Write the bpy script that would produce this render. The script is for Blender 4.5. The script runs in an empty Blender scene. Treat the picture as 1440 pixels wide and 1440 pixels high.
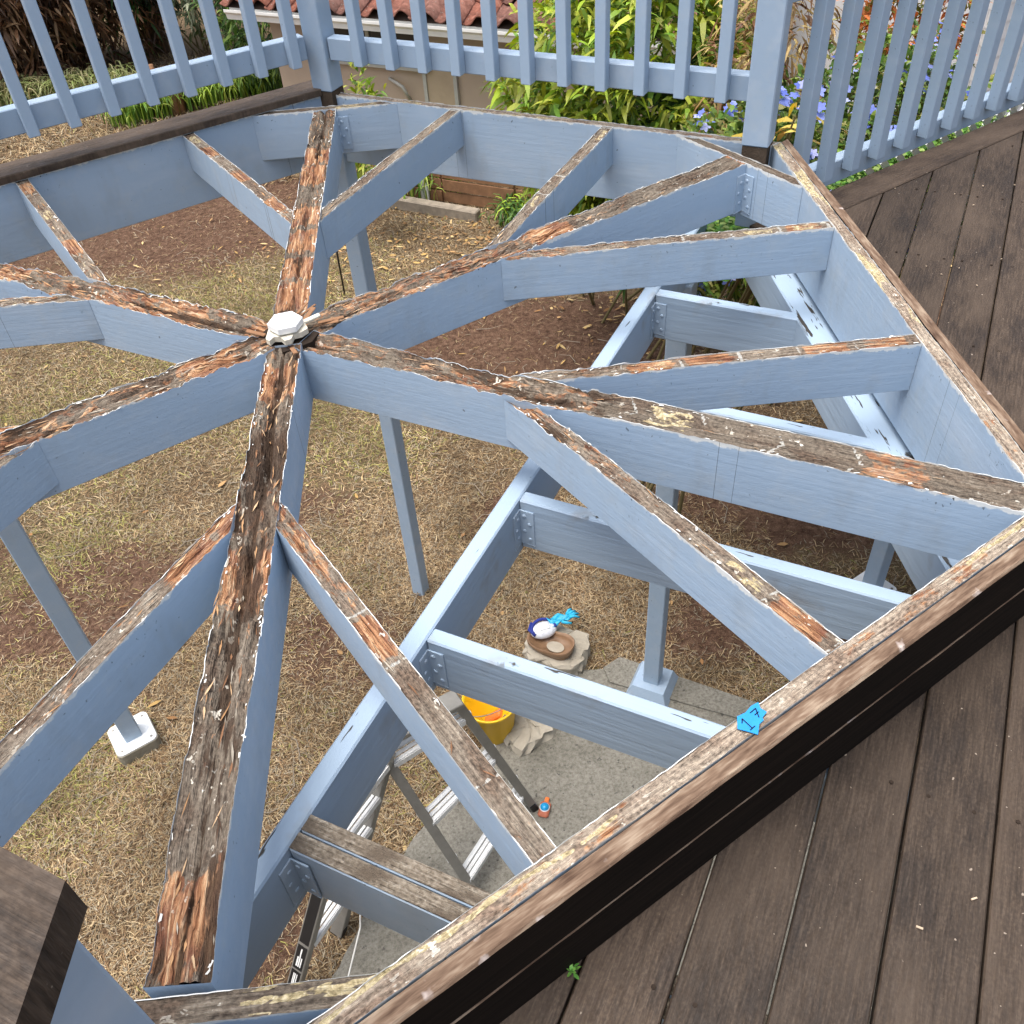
import bpy, math, random
import numpy as np
from mathutils import Matrix, Vector

sc = bpy.context.scene
col = sc.collection
random.seed(7)
rng = np.random.default_rng(11)
PI = math.pi
RAD = math.radians

# ------------------------------------------------------------------ camera
cam = bpy.data.cameras.new('camera')
camo = bpy.data.objects.new('camera', cam)
col.objects.link(camo)
CAM = Vector((0.46283, -2.05591, 1.22238))
_r = Vector((0.994595, -0.087160, -0.056431))
_u = Vector((0.100698, 0.677140, 0.728931))
_f = Vector((0.025322, 0.730674, -0.682257))
camo.matrix_world = Matrix(((_r.x, _u.x, -_f.x, CAM.x), (_r.y, _u.y, -_f.y, CAM.y), (_r.z, _u.z, -_f.z, CAM.z), (0, 0, 0, 1)))
cam.sensor_width = 36.0
cam.lens = 36.0 * 1296.72 / 1440.0
cam.clip_start = 0.05
cam.clip_end = 500
sc.camera = camo

# ------------------------------------------------------------------ sky, sun, exposure
SUN_EL, SUN_AZ = RAD(75), RAD(196)      # azimuth measured from +x, counter-clockwise: light comes from the left
world = bpy.data.worlds.new('World')
sc.world = world
world.use_nodes = True
wn = world.node_tree.nodes
sky = wn.new('ShaderNodeTexSky')
sky.sky_type = 'NISHITA'
sky.sun_disc = False
sky.sun_elevation = SUN_EL
sky.sun_rotation = PI / 2 - SUN_AZ
sky.air_density = 1.0
sky.dust_density = 6.0
sky.ozone_density = 1.0
hs = wn.new('ShaderNodeHueSaturation')          # a hazy, thinly overcast sky: less blue than clear air
hs.inputs['Saturation'].default_value = 0.62
world.node_tree.links.new(sky.outputs[0], hs.inputs['Color'])
world.node_tree.links.new(hs.outputs[0], wn['Background'].inputs[0])
wn['Background'].inputs[1].default_value = 0.15
sun = bpy.data.lights.new('sun', 'SUN')
sun.energy = 1.5
sun.angle = RAD(38)
sun.color = (1.0, 0.97, 0.93)
suno = bpy.data.objects.new('sun', sun)
col.objects.link(suno)
sd = Vector((math.cos(SUN_EL) * math.cos(SUN_AZ), math.cos(SUN_EL) * math.sin(SUN_AZ), math.sin(SUN_EL)))
suno.rotation_euler = sd.to_track_quat('Z', 'Y').to_euler()
suno.location = sd * 20
sc.view_settings.view_transform = 'Standard'
sc.view_settings.look = 'None'
sc.view_settings.gamma = 1
sc.view_settings.exposure = 0.92
sc.cycles.max_bounces = 5
sc.cycles.diffuse_bounces = 3
sc.cycles.glossy_bounces = 2
sc.cycles.transmission_bounces = 2
sc.cycles.caustics_reflective = False
sc.cycles.caustics_refractive = False

# ------------------------------------------------------------------ helpers
def tag(o, label=None, cat=None, group=None, kind=None):
    if label: o['label'] = label
    if cat: o['category'] = cat
    if group: o['group'] = group
    if kind: o['kind'] = kind
    return o

def empty(name, loc=(0, 0, 0), rz=0.0, **k):
    o = bpy.data.objects.new(name, None)
    col.objects.link(o)
    o.location = loc
    o.rotation_euler = (0, 0, rz)
    o.empty_display_size = 0.1
    return tag(o, **k)

def mesh_obj(name, verts, faces, mat, parent=None, smooth=False, uv=None, cols=None, loc=None, rz=None, attr='col'):
    """faces: list of tuples or list of (m,k) integer arrays"""
    me = bpy.data.meshes.new(name)
    verts = np.asarray(verts, dtype=np.float32)
    if len(faces) and isinstance(faces[0], np.ndarray) and faces[0].ndim == 2:
        groups = faces
    else:
        byk = {}
        for fc in faces: byk.setdefault(len(fc), []).append(fc)
        groups = [np.array(v, dtype=np.int32) for v in byk.values()]
    nl = sum(g.size for g in groups); npol = sum(len(g) for g in groups)
    me.vertices.add(len(verts)); me.vertices.foreach_set('co', verts.ravel())
    me.loops.add(nl); me.polygons.add(npol)
    li = np.concatenate([g.ravel() for g in groups]).astype(np.int32)
    me.loops.foreach_set('vertex_index', li)
    tot = np.concatenate([np.full(len(g), g.shape[1], dtype=np.int32) for g in groups])
    st = np.concatenate([[0], np.cumsum(tot)[:-1]]).astype(np.int32)
    me.polygons.foreach_set('loop_start', st)
    me.polygons.foreach_set('loop_total', tot)
    me.polygons.foreach_set('use_smooth', np.full(npol, bool(smooth)))
    if uv is not None:
        l = me.uv_layers.new(name='UVMap')
        uv = np.asarray(uv, dtype=np.float32)
        l.data.foreach_set('uv', (uv if len(uv) == nl and len(uv) != len(verts) else uv[li]).ravel())
    if cols is not None:
        a = me.color_attributes.new(attr, 'FLOAT_COLOR', 'POINT')
        c = np.ones((len(verts), 4), dtype=np.float32)
        cols = np.asarray(cols, dtype=np.float32)
        c[:, :cols.shape[1]] = cols
        a.data.foreach_set('color', c.ravel())
    me.update(calc_edges=True)
    if mat is not None: me.materials.append(mat)
    o = bpy.data.objects.new(name, me)
    col.objects.link(o)
    if parent is not None: o.parent = parent
    if loc is not None: o.location = loc
    if rz is not None: o.rotation_euler = (0, 0, rz)
    return o

class MB:
    """collects simple shapes into one mesh"""
    def __init__(s): s.v = []; s.f = []
    def add(s, vs, fs):
        b = len(s.v); s.v += [tuple(x) for x in vs]; s.f += [tuple(i + b for i in q) for q in fs]; return s
    def box(s, x0, x1, y0, y1, z0, z1, M=None, bev=0.0):
        if bev <= 0:
            vs = [(x, y, z) for z in (z0, z1) for y in (y0, y1) for x in (x0, x1)]
            fs = [(0, 2, 3, 1), (4, 5, 7, 6), (0, 1, 5, 4), (2, 6, 7, 3), (0, 4, 6, 2), (1, 3, 7, 5)]
        else:
            b = min(bev, (x1 - x0) * .45, (y1 - y0) * .45, (z1 - z0) * .45)
            vs = []; ids = {}
            X = (x0, x1); Y = (y0, y1); Z = (z0, z1)
            for i in (0, 1):
                for j in (0, 1):
                    for k in (0, 1):
                        sx = b if i == 0 else -b; sy = b if j == 0 else -b; sz = b if k == 0 else -b
                        ids[i, j, k, 0] = len(vs); vs.append((X[i], Y[j] + sy, Z[k] + sz))
                        ids[i, j, k, 1] = len(vs); vs.append((X[i] + sx, Y[j], Z[k] + sz))
                        ids[i, j, k, 2] = len(vs); vs.append((X[i] + sx, Y[j] + sy, Z[k]))
            fs = []
            for i in (0, 1):
                q = [ids[i, 0, 0, 0], ids[i, 1, 0, 0], ids[i, 1, 1, 0], ids[i, 0, 1, 0]]; fs.append(q if i else q[::-1])
                q = [ids[0, i, 0, 1], ids[0, i, 1, 1], ids[1, i, 1, 1], ids[1, i, 0, 1]]; fs.append(q if i else q[::-1])
                q = [ids[0, 0, i, 2], ids[1, 0, i, 2], ids[1, 1, i, 2], ids[0, 1, i, 2]]; fs.append(q if i else q[::-1])
            for i in (0, 1):
                for j in (0, 1):
                    q = [ids[i, j, 0, 0], ids[i, j, 1, 0], ids[i, j, 1, 1], ids[i, j, 0, 1]]; fs.append(q if (i + j) % 2 else q[::-1])
                    q = [ids[i, 0, j, 0], ids[i, 0, j, 2], ids[i, 1, j, 2], ids[i, 1, j, 0]]; fs.append(q if (i + j) % 2 else q[::-1])
                    q = [ids[0, i, j, 1], ids[1, i, j, 1], ids[1, i, j, 2], ids[0, i, j, 2]]; fs.append(q if (i + j) % 2 else q[::-1])
                    for k in (0, 1):
                        q = [ids[i, j, k, 0], ids[i, j, k, 1], ids[i, j, k, 2]]; fs.append(q if (i + j + k) % 2 == 0 else q[::-1])
        if M is not None: vs = [tuple(M @ Vector(v)) for v in vs]
        return s.add(vs, fs)
    def bar(s, a, b, w, t, up=(0, 0, 1), bev=0.0):
        a = Vector(a); b = Vector(b); d = (b - a); L = d.length; d.normalize()
        side = d.cross(Vector(up)); side.normalize(); n = side.cross(d)
        M = Matrix(((d.x, side.x, n.x, a.x), (d.y, side.y, n.y, a.y), (d.z, side.z, n.z, a.z), (0, 0, 0, 1)))
        return s.box(0, L, -w / 2, w / 2, -t / 2, t / 2, M, bev)
    def tube(s, pts, radii, n=8, caps=True):
        pts = [Vector(p) for p in pts]; b = len(s.v); m = len(pts)
        if not hasattr(radii, '__len__'): radii = [radii] * m
        prev = None
        for i, p in enumerate(pts):
            d = (pts[min(i + 1, m - 1)] - pts[max(i - 1, 0)]).normalized()
            ref = prev if prev is not None else (Vector((0, 0, 1)) if abs(d.z) < .9 else Vector((1, 0, 0)))
            x = (ref - d * ref.dot(d)).normalized(); y = d.cross(x); prev = x
            for k in range(n):
                a = 2 * PI * k / n
                s.v.append(tuple(p + (x * math.cos(a) + y * math.sin(a)) * radii[i]))
        for i in range(m - 1):
            for k in range(n):
                s.f.append((b + i * n + k, b + i * n + (k + 1) % n, b + (i + 1) * n + (k + 1) % n, b + (i + 1) * n + k))
        if caps:
            s.f.append(tuple(b + k for k in range(n))[::-1]); s.f.append(tuple(b + (m - 1) * n + k for k in range(n)))
        return s
    def lathe(s, prof, n=24, c=(0, 0, 0), M=None, close=True):
        b = len(s.v); m = len(prof)
        for r_, z in prof:
            for k in range(n):
                a = 2 * PI * k / n; v = Vector((c[0] + r_ * math.cos(a), c[1] + r_ * math.sin(a), c[2] + z))
                s.v.append(tuple(M @ v) if M is not None else tuple(v))
        for i in range(m - 1):
            for k in range(n):
                s.f.append((b + i * n + k, b + i * n + (k + 1) % n, b + (i + 1) * n + (k + 1) % n, b + (i + 1) * n + k))
        if close:
            s.f.append(tuple(b + k for k in range(n))[::-1]); s.f.append(tuple(b + (m - 1) * n + k for k in range(n)))
        return s
    def prism(s, poly, z0, z1, M=None):
        n = len(poly); vs = [(x, y, z0) for x, y in poly] + [(x, y, z1) for x, y in poly]
        if M is not None: vs = [tuple(M @ Vector(v)) for v in vs]
        return s.add(vs, [tuple(range(n))[::-1], tuple(range(n, 2 * n))] + [(i, (i + 1) % n, n + (i + 1) % n, n + i) for i in range(n)])
    def build(s, name, mat, parent=None, smooth=False, loc=None, rz=None, uvbox=True):
        o = mesh_obj(name, s.v, s.f, mat, parent, smooth, loc=loc, rz=rz)
        return o

def Nv(a): return np.array([math.cos(RAD(a)), math.sin(RAD(a))])
def sect(mid, x, y, z=0.0):
    """sector coordinates (x outward along mid, y ccw) to world"""
    n = Nv(mid); t = np.array([-n[1], n[0]]); p = n * x + t * y
    return (float(p[0]), float(p[1]), z)

# --- numpy noise
def _hash(ix, iy, seed):
    h = (ix.astype(np.int64) * 374761393 + iy.astype(np.int64) * 668265263 + seed * 974711) & 0x7fffffff
    h = ((h ^ (h >> 13)) * 1274126177) & 0x7fffffff
    return ((h ^ (h >> 16)) & 0xffff) / 65535.0
def vnoise(x, y, seed=0):
    ix = np.floor(x); iy = np.floor(y); fx = x - ix; fy = y - iy
    fx = fx * fx * (3 - 2 * fx); fy = fy * fy * (3 - 2 * fy)
    a = _hash(ix, iy, seed); b = _hash(ix + 1, iy, seed); c = _hash(ix, iy + 1, seed); d = _hash(ix + 1, iy + 1, seed)
    return (a * (1 - fx) + b * fx) * (1 - fy) + (c * (1 - fx) + d * fx) * fy
def fbm(x, y, seed=0, o=4):
    s = 0; a = .5; t = 0
    for i in range(o):
        s = s + a * vnoise(x * 2 ** i, y * 2 ** i, seed + i * 17); t += a; a *= .5
    return s / t
def sstep(a, b, x):
    t = np.clip((x - a) / (b - a), 0, 1); return t * t * (3 - 2 * t)

# ------------------------------------------------------------------ materials
class NT:
    def __init__(s, name, rough=.8, spec=.3):
        m = bpy.data.materials.new(name); m.use_nodes = True; s.m = m; s.t = m.node_tree; s.n = s.t.nodes
        s.b = s.n['Principled BSDF']; s.b.inputs['Roughness'].default_value = rough
        s.b.inputs['Specular IOR Level'].default_value = spec
    def lk(s, a, b): s.t.links.new(a, b)
    def node(s, ty, **k):
        n = s.n.new(ty)
        for a, v in k.items(): setattr(n, a, v)
        return n
    def inp(s, sock, v):
        if isinstance(v, (int, float)): sock.default_value = v
        elif isinstance(v, tuple): sock.default_value = v if len(v) == len(sock.default_value) else (v + (1,))
        else: s.lk(v, sock)
    def coord(s, kind='Object', scale=(1, 1, 1), loc=(0, 0, 0)):
        c = s.node('ShaderNodeTexCoord'); mp = s.node('ShaderNodeMapping'); s.lk(c.outputs[kind], mp.inputs[0])
        mp.inputs['Scale'].default_value = scale; mp.inputs['Location'].default_value = loc
        return mp.outputs[0]
    def noise(s, vec, scale, detail=4, rough=.55, dist=0.0):
        n = s.node('ShaderNodeTexNoise'); s.lk(vec, n.inputs['Vector']); n.inputs['Scale'].default_value = scale
        n.inputs['Detail'].default_value = min(detail, 3); n.inputs['Roughness'].default_value = rough; n.inputs['Distortion'].default_value = dist
        return n.outputs['Fac']
    def vor(s, vec, scale, feat='F1', out='Distance'):
        n = s.node('ShaderNodeTexVoronoi'); n.feature = feat; s.lk(vec, n.inputs['Vector']); n.inputs['Scale'].default_value = scale
        return n.outputs[out]
    def math(s, op, a, b=0.0, c=None, clamp=False):
        n = s.node('ShaderNodeMath'); n.operation = op; n.use_clamp = clamp
        s.inp(n.inputs[0], a); s.inp(n.inputs[1], b)
        if c is not None: s.inp(n.inputs[2], c)
        return n.outputs[0]
    def ramp(s, fac, stops, interp='LINEAR'):
        n = s.node('ShaderNodeValToRGB'); s.lk(fac, n.inputs[0]); e = n.color_ramp; e.interpolation = interp
        while len(e.elements) < len(stops): e.elements.new(.5)
        for el, (p, c) in zip(e.elements, stops):
            el.position = p; el.color = c if len(c) == 4 else (*c, 1)
        return n.outputs[0]
    def step(s, fac, a, b): return s.ramp(fac, [(a, (0, 0, 0)), (b, (1, 1, 1))])
    def mix(s, fac, a, b):
        n = s.node('ShaderNodeMix', data_type='RGBA'); s.inp(n.inputs['Factor'], fac)
        s.inp(n.inputs['A'], a); s.inp(n.inputs['B'], b); return n.outputs['Result']
    def attr(s, name):
        n = s.node('ShaderNodeAttribute'); n.attribute_name = name; return n
    def rand(s): return s.node('ShaderNodeObjectInfo').outputs['Random']
    def sep(s, v):
        n = s.node('ShaderNodeSeparateXYZ'); s.lk(v, n.inputs[0]); return n.outputs
    def hsv(s, c, h=.5, sa=1., v=1.):
        n = s.node('ShaderNodeHueSaturation'); s.inp(n.inputs['Color'], c); s.inp(n.inputs['Hue'], h); s.inp(n.inputs['Saturation'], sa); s.inp(n.inputs['Value'], v); return n.outputs[0]
    def bump(s, h, strength=.3, dist=.01):
        n = s.node('ShaderNodeBump'); n.inputs['Strength'].default_value = strength; n.inputs['Distance'].default_value = dist
        s.lk(h, n.inputs['Height']); s.lk(n.outputs[0], s.b.inputs['Normal'])
    def col(s, c): s.inp(s.b.inputs['Base Color'], c); return s
    def rgh(s, c): s.inp(s.b.inputs['Roughness'], c); return s

PAINT = (.355, .462, .585)
def make_paint(primer):
    k = NT('blue_grey_paint_worn' if primer else 'blue_grey_paint', .55, .35)
    kind = 'UV' if primer else 'Object'
    v = k.coord(kind)
    big = k.noise(v, 2.2, 4)
    fine = k.noise(k.coord(kind, (6, 90, 90) if primer else (18, 18, 5)), 1.0, 5, .6)
    c = k.mix(k.math('MULTIPLY', big, .55), PAINT, tuple(x * .80 for x in PAINT))
    c = k.mix(k.step(k.noise(v, 14, 5, .65), .52, .80), c, (.38, .46, .54))
    st = k.noise(k.coord(kind, (9, 3.5, 3.5) if primer else (6, 6, 1.4)), 1.0, 3, .65)
    c = k.mix(k.math('MULTIPLY', k.step(st, .54, .74), .32), c, (.26, .29, .31))
    c = k.mix(k.math('MULTIPLY', k.step(k.noise(k.coord(kind, (2.4, 9, 9)), 1.0, 3, .6), .52, .72), .30), c, (.50, .57, .65))
    # dirt specks and mildew
    sp = k.step(k.noise(v, 70, 2, .5), .73, .77)
    c = k.mix(k.math('MULTIPLY', sp, .7), c, (.10, .105, .11))
    if primer:
        uv = k.sep(v)
        n1 = k.math('ADD', k.noise(k.coord('UV', (38, 30, 1)), 1.0, 3, .65), k.math('MULTIPLY', k.math('SUBTRACT', k.noise(k.coord('UV', (3.0, .01, 1)), 1.0, 2), .55), 1.1))
        # chipped edge: primer and bare undercoat show along the top of the board
        ed = k.math('ADD', uv[1], k.math('MULTIPLY', k.math('SUBTRACT', n1, .47), .030))
        c = k.mix(k.step(k.math('ADD', ed, .5), .4945, .4955), c, (.68, .69, .67))
        # mould freckles under the old board joints
        m = k.math('MULTIPLY', k.step(k.noise(k.coord('UV', (90, 60, 1)), 1.0, 2), .66, .70),
                   k.math('MULTIPLY', k.step(k.math('ADD', uv[1], .1), .02, .10), k.step(k.noise(k.coord('UV', (5, .5, 1)), 1.0, 1), .52, .62)))
        c = k.mix(m, c, (.03, .032, .03))
        # paint cracks running down the board
        cr = k.noise(k.coord('UV', (6.0, .03, 1)), 1.0, 2, .4)
        line = k.math('LESS_THAN', k.math('ABSOLUTE', k.math('SUBTRACT', cr, .63)), .0018)
        c = k.mix(k.math('MULTIPLY', line, .8), c, (.05, .05, .05))
    k.col(c)
    k.rgh(k.ramp(k.noise(v, 30, 3), [(.3, (.42,) * 3), (.7, (.7,) * 3)]))
    h = k.math('ADD', k.math('MULTIPLY', fine, .6), k.math('MULTIPLY', k.noise(v, 55, 3), .5))
    k.bump(h, .32, .004)
    return k.m

M_PAINTW = make_paint(True)
M_PAINT = make_paint(False)

def make_paint_dirty(nm='weathered_beam_paint', lo=.82, ct=.665):
    k = NT(nm, .6, .3)
    v = k.coord('Object')
    n = k.sep(k.node('ShaderNodeNewGeometry').outputs['Normal'])
    c = k.mix(k.noise(v, 3, 4), tuple(x * 1.02 for x in PAINT), tuple(x * .82 for x in PAINT))
    # paint has worn to dark wood along the upper faces
    ch = k.noise(k.coord('Object', (5, 38, 38)), 1.0, 6, .7)
    chip = k.math('MULTIPLY', k.step(ch, ct, ct + .025), k.step(n[2], .6, .8))
    c = k.mix(chip, c, (.045, .04, .035))
    bl = k.math('MULTIPLY', k.step(k.math('ADD', k.noise(v, 8, 3, .7), k.math('MULTIPLY', k.noise(v, 60, 2), .25)), lo, lo + .05), k.step(n[2], .6, .8))
    c = k.mix(bl, c, (.055, .052, .045))
    c = k.mix(k.math('MULTIPLY', k.step(k.noise(v, 9, 4), .60, .76), .5), c, (.25, .24, .22))
    k.col(c); k.bump(k.noise(k.coord('Object', (5, 60, 60)), 1.0, 4), .4, .004)
    return k.m
M_PAINTD = make_paint_dirty()
M_PAINTDD = make_paint_dirty('mildewed_beam_paint', .745, .60)

def make_worn(name, tone):
    k = NT(name, .9, .15)
    a = k.attr('wear'); s = k.node('ShaderNodeSeparateColor'); k.lk(a.outputs['Color'], s.inputs[0])
    fresh, seam, glue = s.outputs; rot = a.outputs['Alpha']
    uvf = k.coord('UV', (8, 150, 1)); uvm = k.coord('UV', (26, 60, 1)); uvb = k.coord('UV', (9, 16, 1))
    grain = k.noise(uvf, 1.0, 4, .7, .5); med = k.noise(uvm, 1.0, 4, .7); big = k.noise(uvb, 1.0, 3)
    spk = k.noise(k.coord('UV', (120, 160, 1)), 1.0, 2, .6)
    t = lambda r, g, b: (min(.9, r * tone), min(.9, g * tone), min(.9, b * tone))
    grey = k.ramp(k.math('ADD', k.math('MULTIPLY', grain, .6), k.math('MULTIPLY', spk, .4)), [(.34, t(.06, .048, .038)), (.47, t(.19, .155, .12)), (.56, t(.27, .225, .175)), (.68, t(.44, .385, .31))])
    grey = k.mix(k.math('MULTIPLY', k.step(big, .47, .62), .75), grey, k.ramp(spk, [(.35, t(.05, .033, .024)), (.65, t(.20, .135, .095))]))
    # weathered spring wood: fine ridges that run along the board
    warm = k.ramp(grain, [(.34, (.075, .032, .016)), (.45, (.26, .12, .060)), (.55, (.42, .235, .125)), (.68, (.62, .44, .28))])
    warm = k.mix(k.step(k.noise(k.coord('UV', (14, 40, 1)), 1.0, 3), .46, .62), warm, k.hsv(warm, .487, .95, .62))
    c = k.mix(k.step(k.math('ADD', fresh, k.math('MULTIPLY', k.math('SUBTRACT', med, .5), 1.5)), .44, .60), grey, warm)
    dark = k.step(k.math('ADD', rot, k.math('MULTIPLY', k.math('SUBTRACT', k.noise(k.coord('UV', (12, 90, 1)), 1.0, 4, .75), .5), 1.9)), .52, .75)
    c = k.mix(k.math('MULTIPLY', dark, .88), c, k.mix(big, (.030, .020, .014), (.085, .055, .038)))
    gl = k.step(k.math('ADD', glue, k.math('MULTIPLY', k.math('SUBTRACT', med, .5), 1.5)), .50, .60)
    c = k.mix(gl, c, k.ramp(k.noise(k.coord('UV', (70, 70, 1)), 1.0, 3, .6, 1.5), [(.3, (.20, .16, .085)), (.5, (.46, .38, .22)), (.7, (.64, .57, .40))]))
    sm = k.step(k.math('ADD', seam, k.math('MULTIPLY', k.math('SUBTRACT', k.noise(k.coord('UV', (90, 90, 1)), 1.0, 2), .5), .9)), .40, .55)
    c = k.mix(k.math('MULTIPLY', sm, .85), c, k.mix(spk, (.26, .25, .22), (.62, .62, .58)))
    # leftover flakes of pale undercoat
    fl = k.step(k.noise(k.coord('UV', (30, 44, 1)), 1.0, 4, .7), .625, .645)
    c = k.mix(k.math('MULTIPLY', fl, k.step(k.noise(k.coord('UV', (4, 8, 1)), 1.0, 2), .45, .6)), c, (.66, .62, .53))
    k.col(c)
    h = k.math('ADD', k.math('MULTIPLY', grain, 1.3), k.math('ADD', med, k.math('MULTIPLY', spk, .6)))
    k.bump(h, 1.0, .008)
    return k.m
M_WORN = make_worn('rotted_joist_top', .72)
M_WORNJ = make_worn('weathered_jack_top', .95)
M_WORNP = make_worn('pale_weathered_top', 1.5)

def make_plank():
    k = NT('dark_stained_hardwood', .62, .3)
    # each board has its own grain: shift by the object's random number
    cc = k.node('ShaderNodeTexCoord'); ad = k.node('ShaderNodeVectorMath'); ad.operation = 'ADD'
    cb = k.node('ShaderNodeCombineXYZ'); r = k.rand(); k.lk(k.math('MULTIPLY', r, 37.0), cb.inputs[0]); k.lk(k.math('MULTIPLY', r, 91.0), cb.inputs[1])
    k.lk(cc.outputs['Object'], ad.inputs[0]); k.lk(cb.outputs[0], ad.inputs[1])
    def mp(sx, sy, sz=1):
        m = k.node('ShaderNodeMapping'); k.lk(ad.outputs[0], m.inputs[0]); m.inputs['Scale'].default_value = (sx, sy, sz); return m.outputs[0]
    g = k.math('ADD', k.math('MULTIPLY', k.noise(mp(13, 190, 20), 1.0, 3, .7, .3), .62), k.math('MULTIPLY', k.noise(mp(150, 210, 20), 1.0, 2), .38)); b = k.noise(mp(3.0, 9, 5), 1.0, 4); w = k.noise(mp(40, 120, 20), 1.0, 4)
    c = k.ramp(g, [(.34, (.024, .016, .0105)), (.5, (.066, .045, .031)), (.64, (.135, .097, .069))])
    c = k.mix(k.step(b, .42, .72), c, k.mix(g, (.075, .049, .032), (.17, .125, .090)))
    c = k.mix(k.math('MULTIPLY', k.ramp(b, [(.34, (1, 1, 1)), (.46, (0, 0, 0))]), .45), c, (.026, .020, .018))
    c = k.hsv(c, .5, 1.0, k.math('ADD', k.math('MULTIPLY', r, .42), .46))
    dot = k.step(k.noise(mp(95, 95, 95), 1.0, 1), .765, .785)
    c = k.mix(k.math('MULTIPLY', dot, .8), c, (.30, .25, .20))
    k.col(c); k.rgh(k.ramp(w, [(.3, (.5,) * 3), (.7, (.8,) * 3)]))
    k.bump(k.math('ADD', g, k.math('MULTIPLY', w, .6)), .5, .003)
    return k.m
M_PLANK = make_plank()

def simple(name, c, rough=.7, spec=.3, var=.25, scale=8, metal=0.0, bump=0.0, kind='Object', bscale=None):
    k = NT(name, rough, spec); v = k.coord(kind)
    n = k.noise(v, scale, 5, .6)
    k.col(k.mix(n, tuple(x * (1 - var) for x in c), tuple(min(1, x * (1 + var)) for x in c)))
    k.b.inputs['Metallic'].default_value = metal
    if bump: k.bump(k.noise(v, bscale or scale * 6, 4), bump, .006)
    return k.m

def make_fascia():
    k = NT('dark_stain_and_shade_fascia', .8, .12)
    g = k.noise(k.coord('Object', (60, 4, 90)), 1.0, 5, .6)
    c = k.ramp(g, [(.3, (.0035, .0022, .0015)), (.7, (.011, .0070, .0048))])  # dark stain taken down to near black: the faces' shade is in the colour
    # the sawn upper edge is red-brown wood without the painted shade, scraped pale in places
    n = k.sep(k.node('ShaderNodeNewGeometry').outputs['Normal'])
    e = k.noise(k.coord('Object', (70, 9, 70)), 1.0, 4, .7)
    top = k.ramp(e, [(.32, (.070, .042, .028)), (.5, (.165, .110, .075)), (.68, (.31, .240, .175))])
    top = k.mix(k.step(k.noise(k.coord('Object', (22, 22, 22)), 1.0, 3), .64, .74), top, (.42, .36, .33))
    k.col(k.mix(k.step(n[2], .35, .6), c, top)); k.bump(g, .3, .003)
    return k.m
M_FASCIA = make_fascia()

M_BAREB = simple('bare_brown_post', (.085, .062, .044), .95, .1, .5, 25, bump=.5)
M_SOILDARK = simple('dark_gap_wood', (.03, .022, .017), .9, .1, .4, 20)
M_WHITE = simple('white_gloss_plastic', (.78, .80, .80), .35, .5, .06, 12)
M_METALW = simple('bleached_bracket', (.62, .58, .48), .6, .3, .3, 40, bump=.3)
M_ALU = simple('brushed_aluminium', (.74, .75, .74), .45, .5, .18, 30, metal=.25, bump=.15)
M_ALUD = simple('dull_grey_aluminium', (.26, .25, .225), .45, .5, .25, 14, metal=.45, bump=.1)
M_BLACK = simple('black_plastic', (.012, .012, .013), .45, .4, .3, 30)
M_YEL = simple('yellow_bucket_plastic', (.80, .50, .015), .35, .45, .10, 6)
M_ORANGE = simple('orange_paint', (.75, .20, .05), .6, .3, .2, 12)
M_STONE = simple('pale_flagstone', (.40, .36, .29), .9, .2, .35, 9, bump=.6, bscale=40)
M_PIER = simple('mossy_concrete_pier', (.24, .22, .17), .92, .2, .4, 14, bump=.7, bscale=60)
M_DISH = simple('brown_glazed_clay', (.25, .15, .085), .4, .4, .45, 9, bump=.2)
M_SILVER = simple('silver_grey_plastic', (.62, .64, .68), .4, .5, .3, 22)
M_NAVY = simple('navy_webbing', (.02, .035, .22), .6, .3, .2, 40)
M_CYAN = simple('cyan_rubber', (.03, .42, .66), .45, .4, .2, 18)
M_TAPE = simple('blue_masking_tape', (.02, .235, .58), .65, .25, .12, 40, bump=.25, bscale=120)
M_INK = simple('black_ink', (.01, .01, .03), .8, .1, .2, 30)
M_WALL = simple('beige_stucco', (.46, .36, .27), .92, .15, .10, 3, bump=.4, bscale=160)
M_EAVE = simple('white_painted_metal', (.80, .80, .77), .45, .4, .08, 6)
M_SOFFIT = simple('dark_soffit', (.10, .075, .06), .9, .1, .3, 6)
M_GLASS = simple('dark_window_glass', (.02, .025, .03), .08, .6, .2, 4)
M_TRIM = simple('grey_window_trim', (.44, .43, .38), .7, .3, .2, 10)
M_FENCE = simple('brown_fence_wood', (.24, .13, .07), .85, .2, .5, 12, bump=.5)
M_WHITEWOOD = simple('white_painted_wood', (.68, .67, .63), .75, .2, .15, 10)
M_TIMBER = simple('grey_edging_timber', (.27, .23, .18), .92, .15, .45, 14, bump=.7)
M_BARK = simple('bark', (.13, .09, .06), .95, .1, .45, 18, bump=.8)
M_STEM = simple('green_brown_stem', (.16, .13, .06), .85, .2, .4, 14)
M_CLAPW = simple('white_siding', (.80, .81, .82), .6, .3, .06, 4)
M_CLAPO = simple('orange_stucco', (.62, .21, .09), .85, .2, .15, 5)

def make_tile():
    k = NT('terracotta_tile', .85, .2); v = k.coord('Object'); r = k.rand()
    n = k.noise(v, 9, 5, .65)
    c = k.ramp(n, [(.30, (.055, .028, .022)), (.5, (.20, .075, .05)), (.70, (.36, .155, .105))])
    c = k.hsv(c, .5, k.math('ADD', k.math('MULTIPLY', r, .3), .75), k.math('ADD', k.math('MULTIPLY', r, .5), .75))
    c = k.mix(k.step(k.noise(v, 40, 3), .66, .72), c, (.33, .30, .26))
    k.col(c); k.bump(k.noise(v, 60, 4), .5, .006); return k.m
M_TILE = make_tile()

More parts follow.
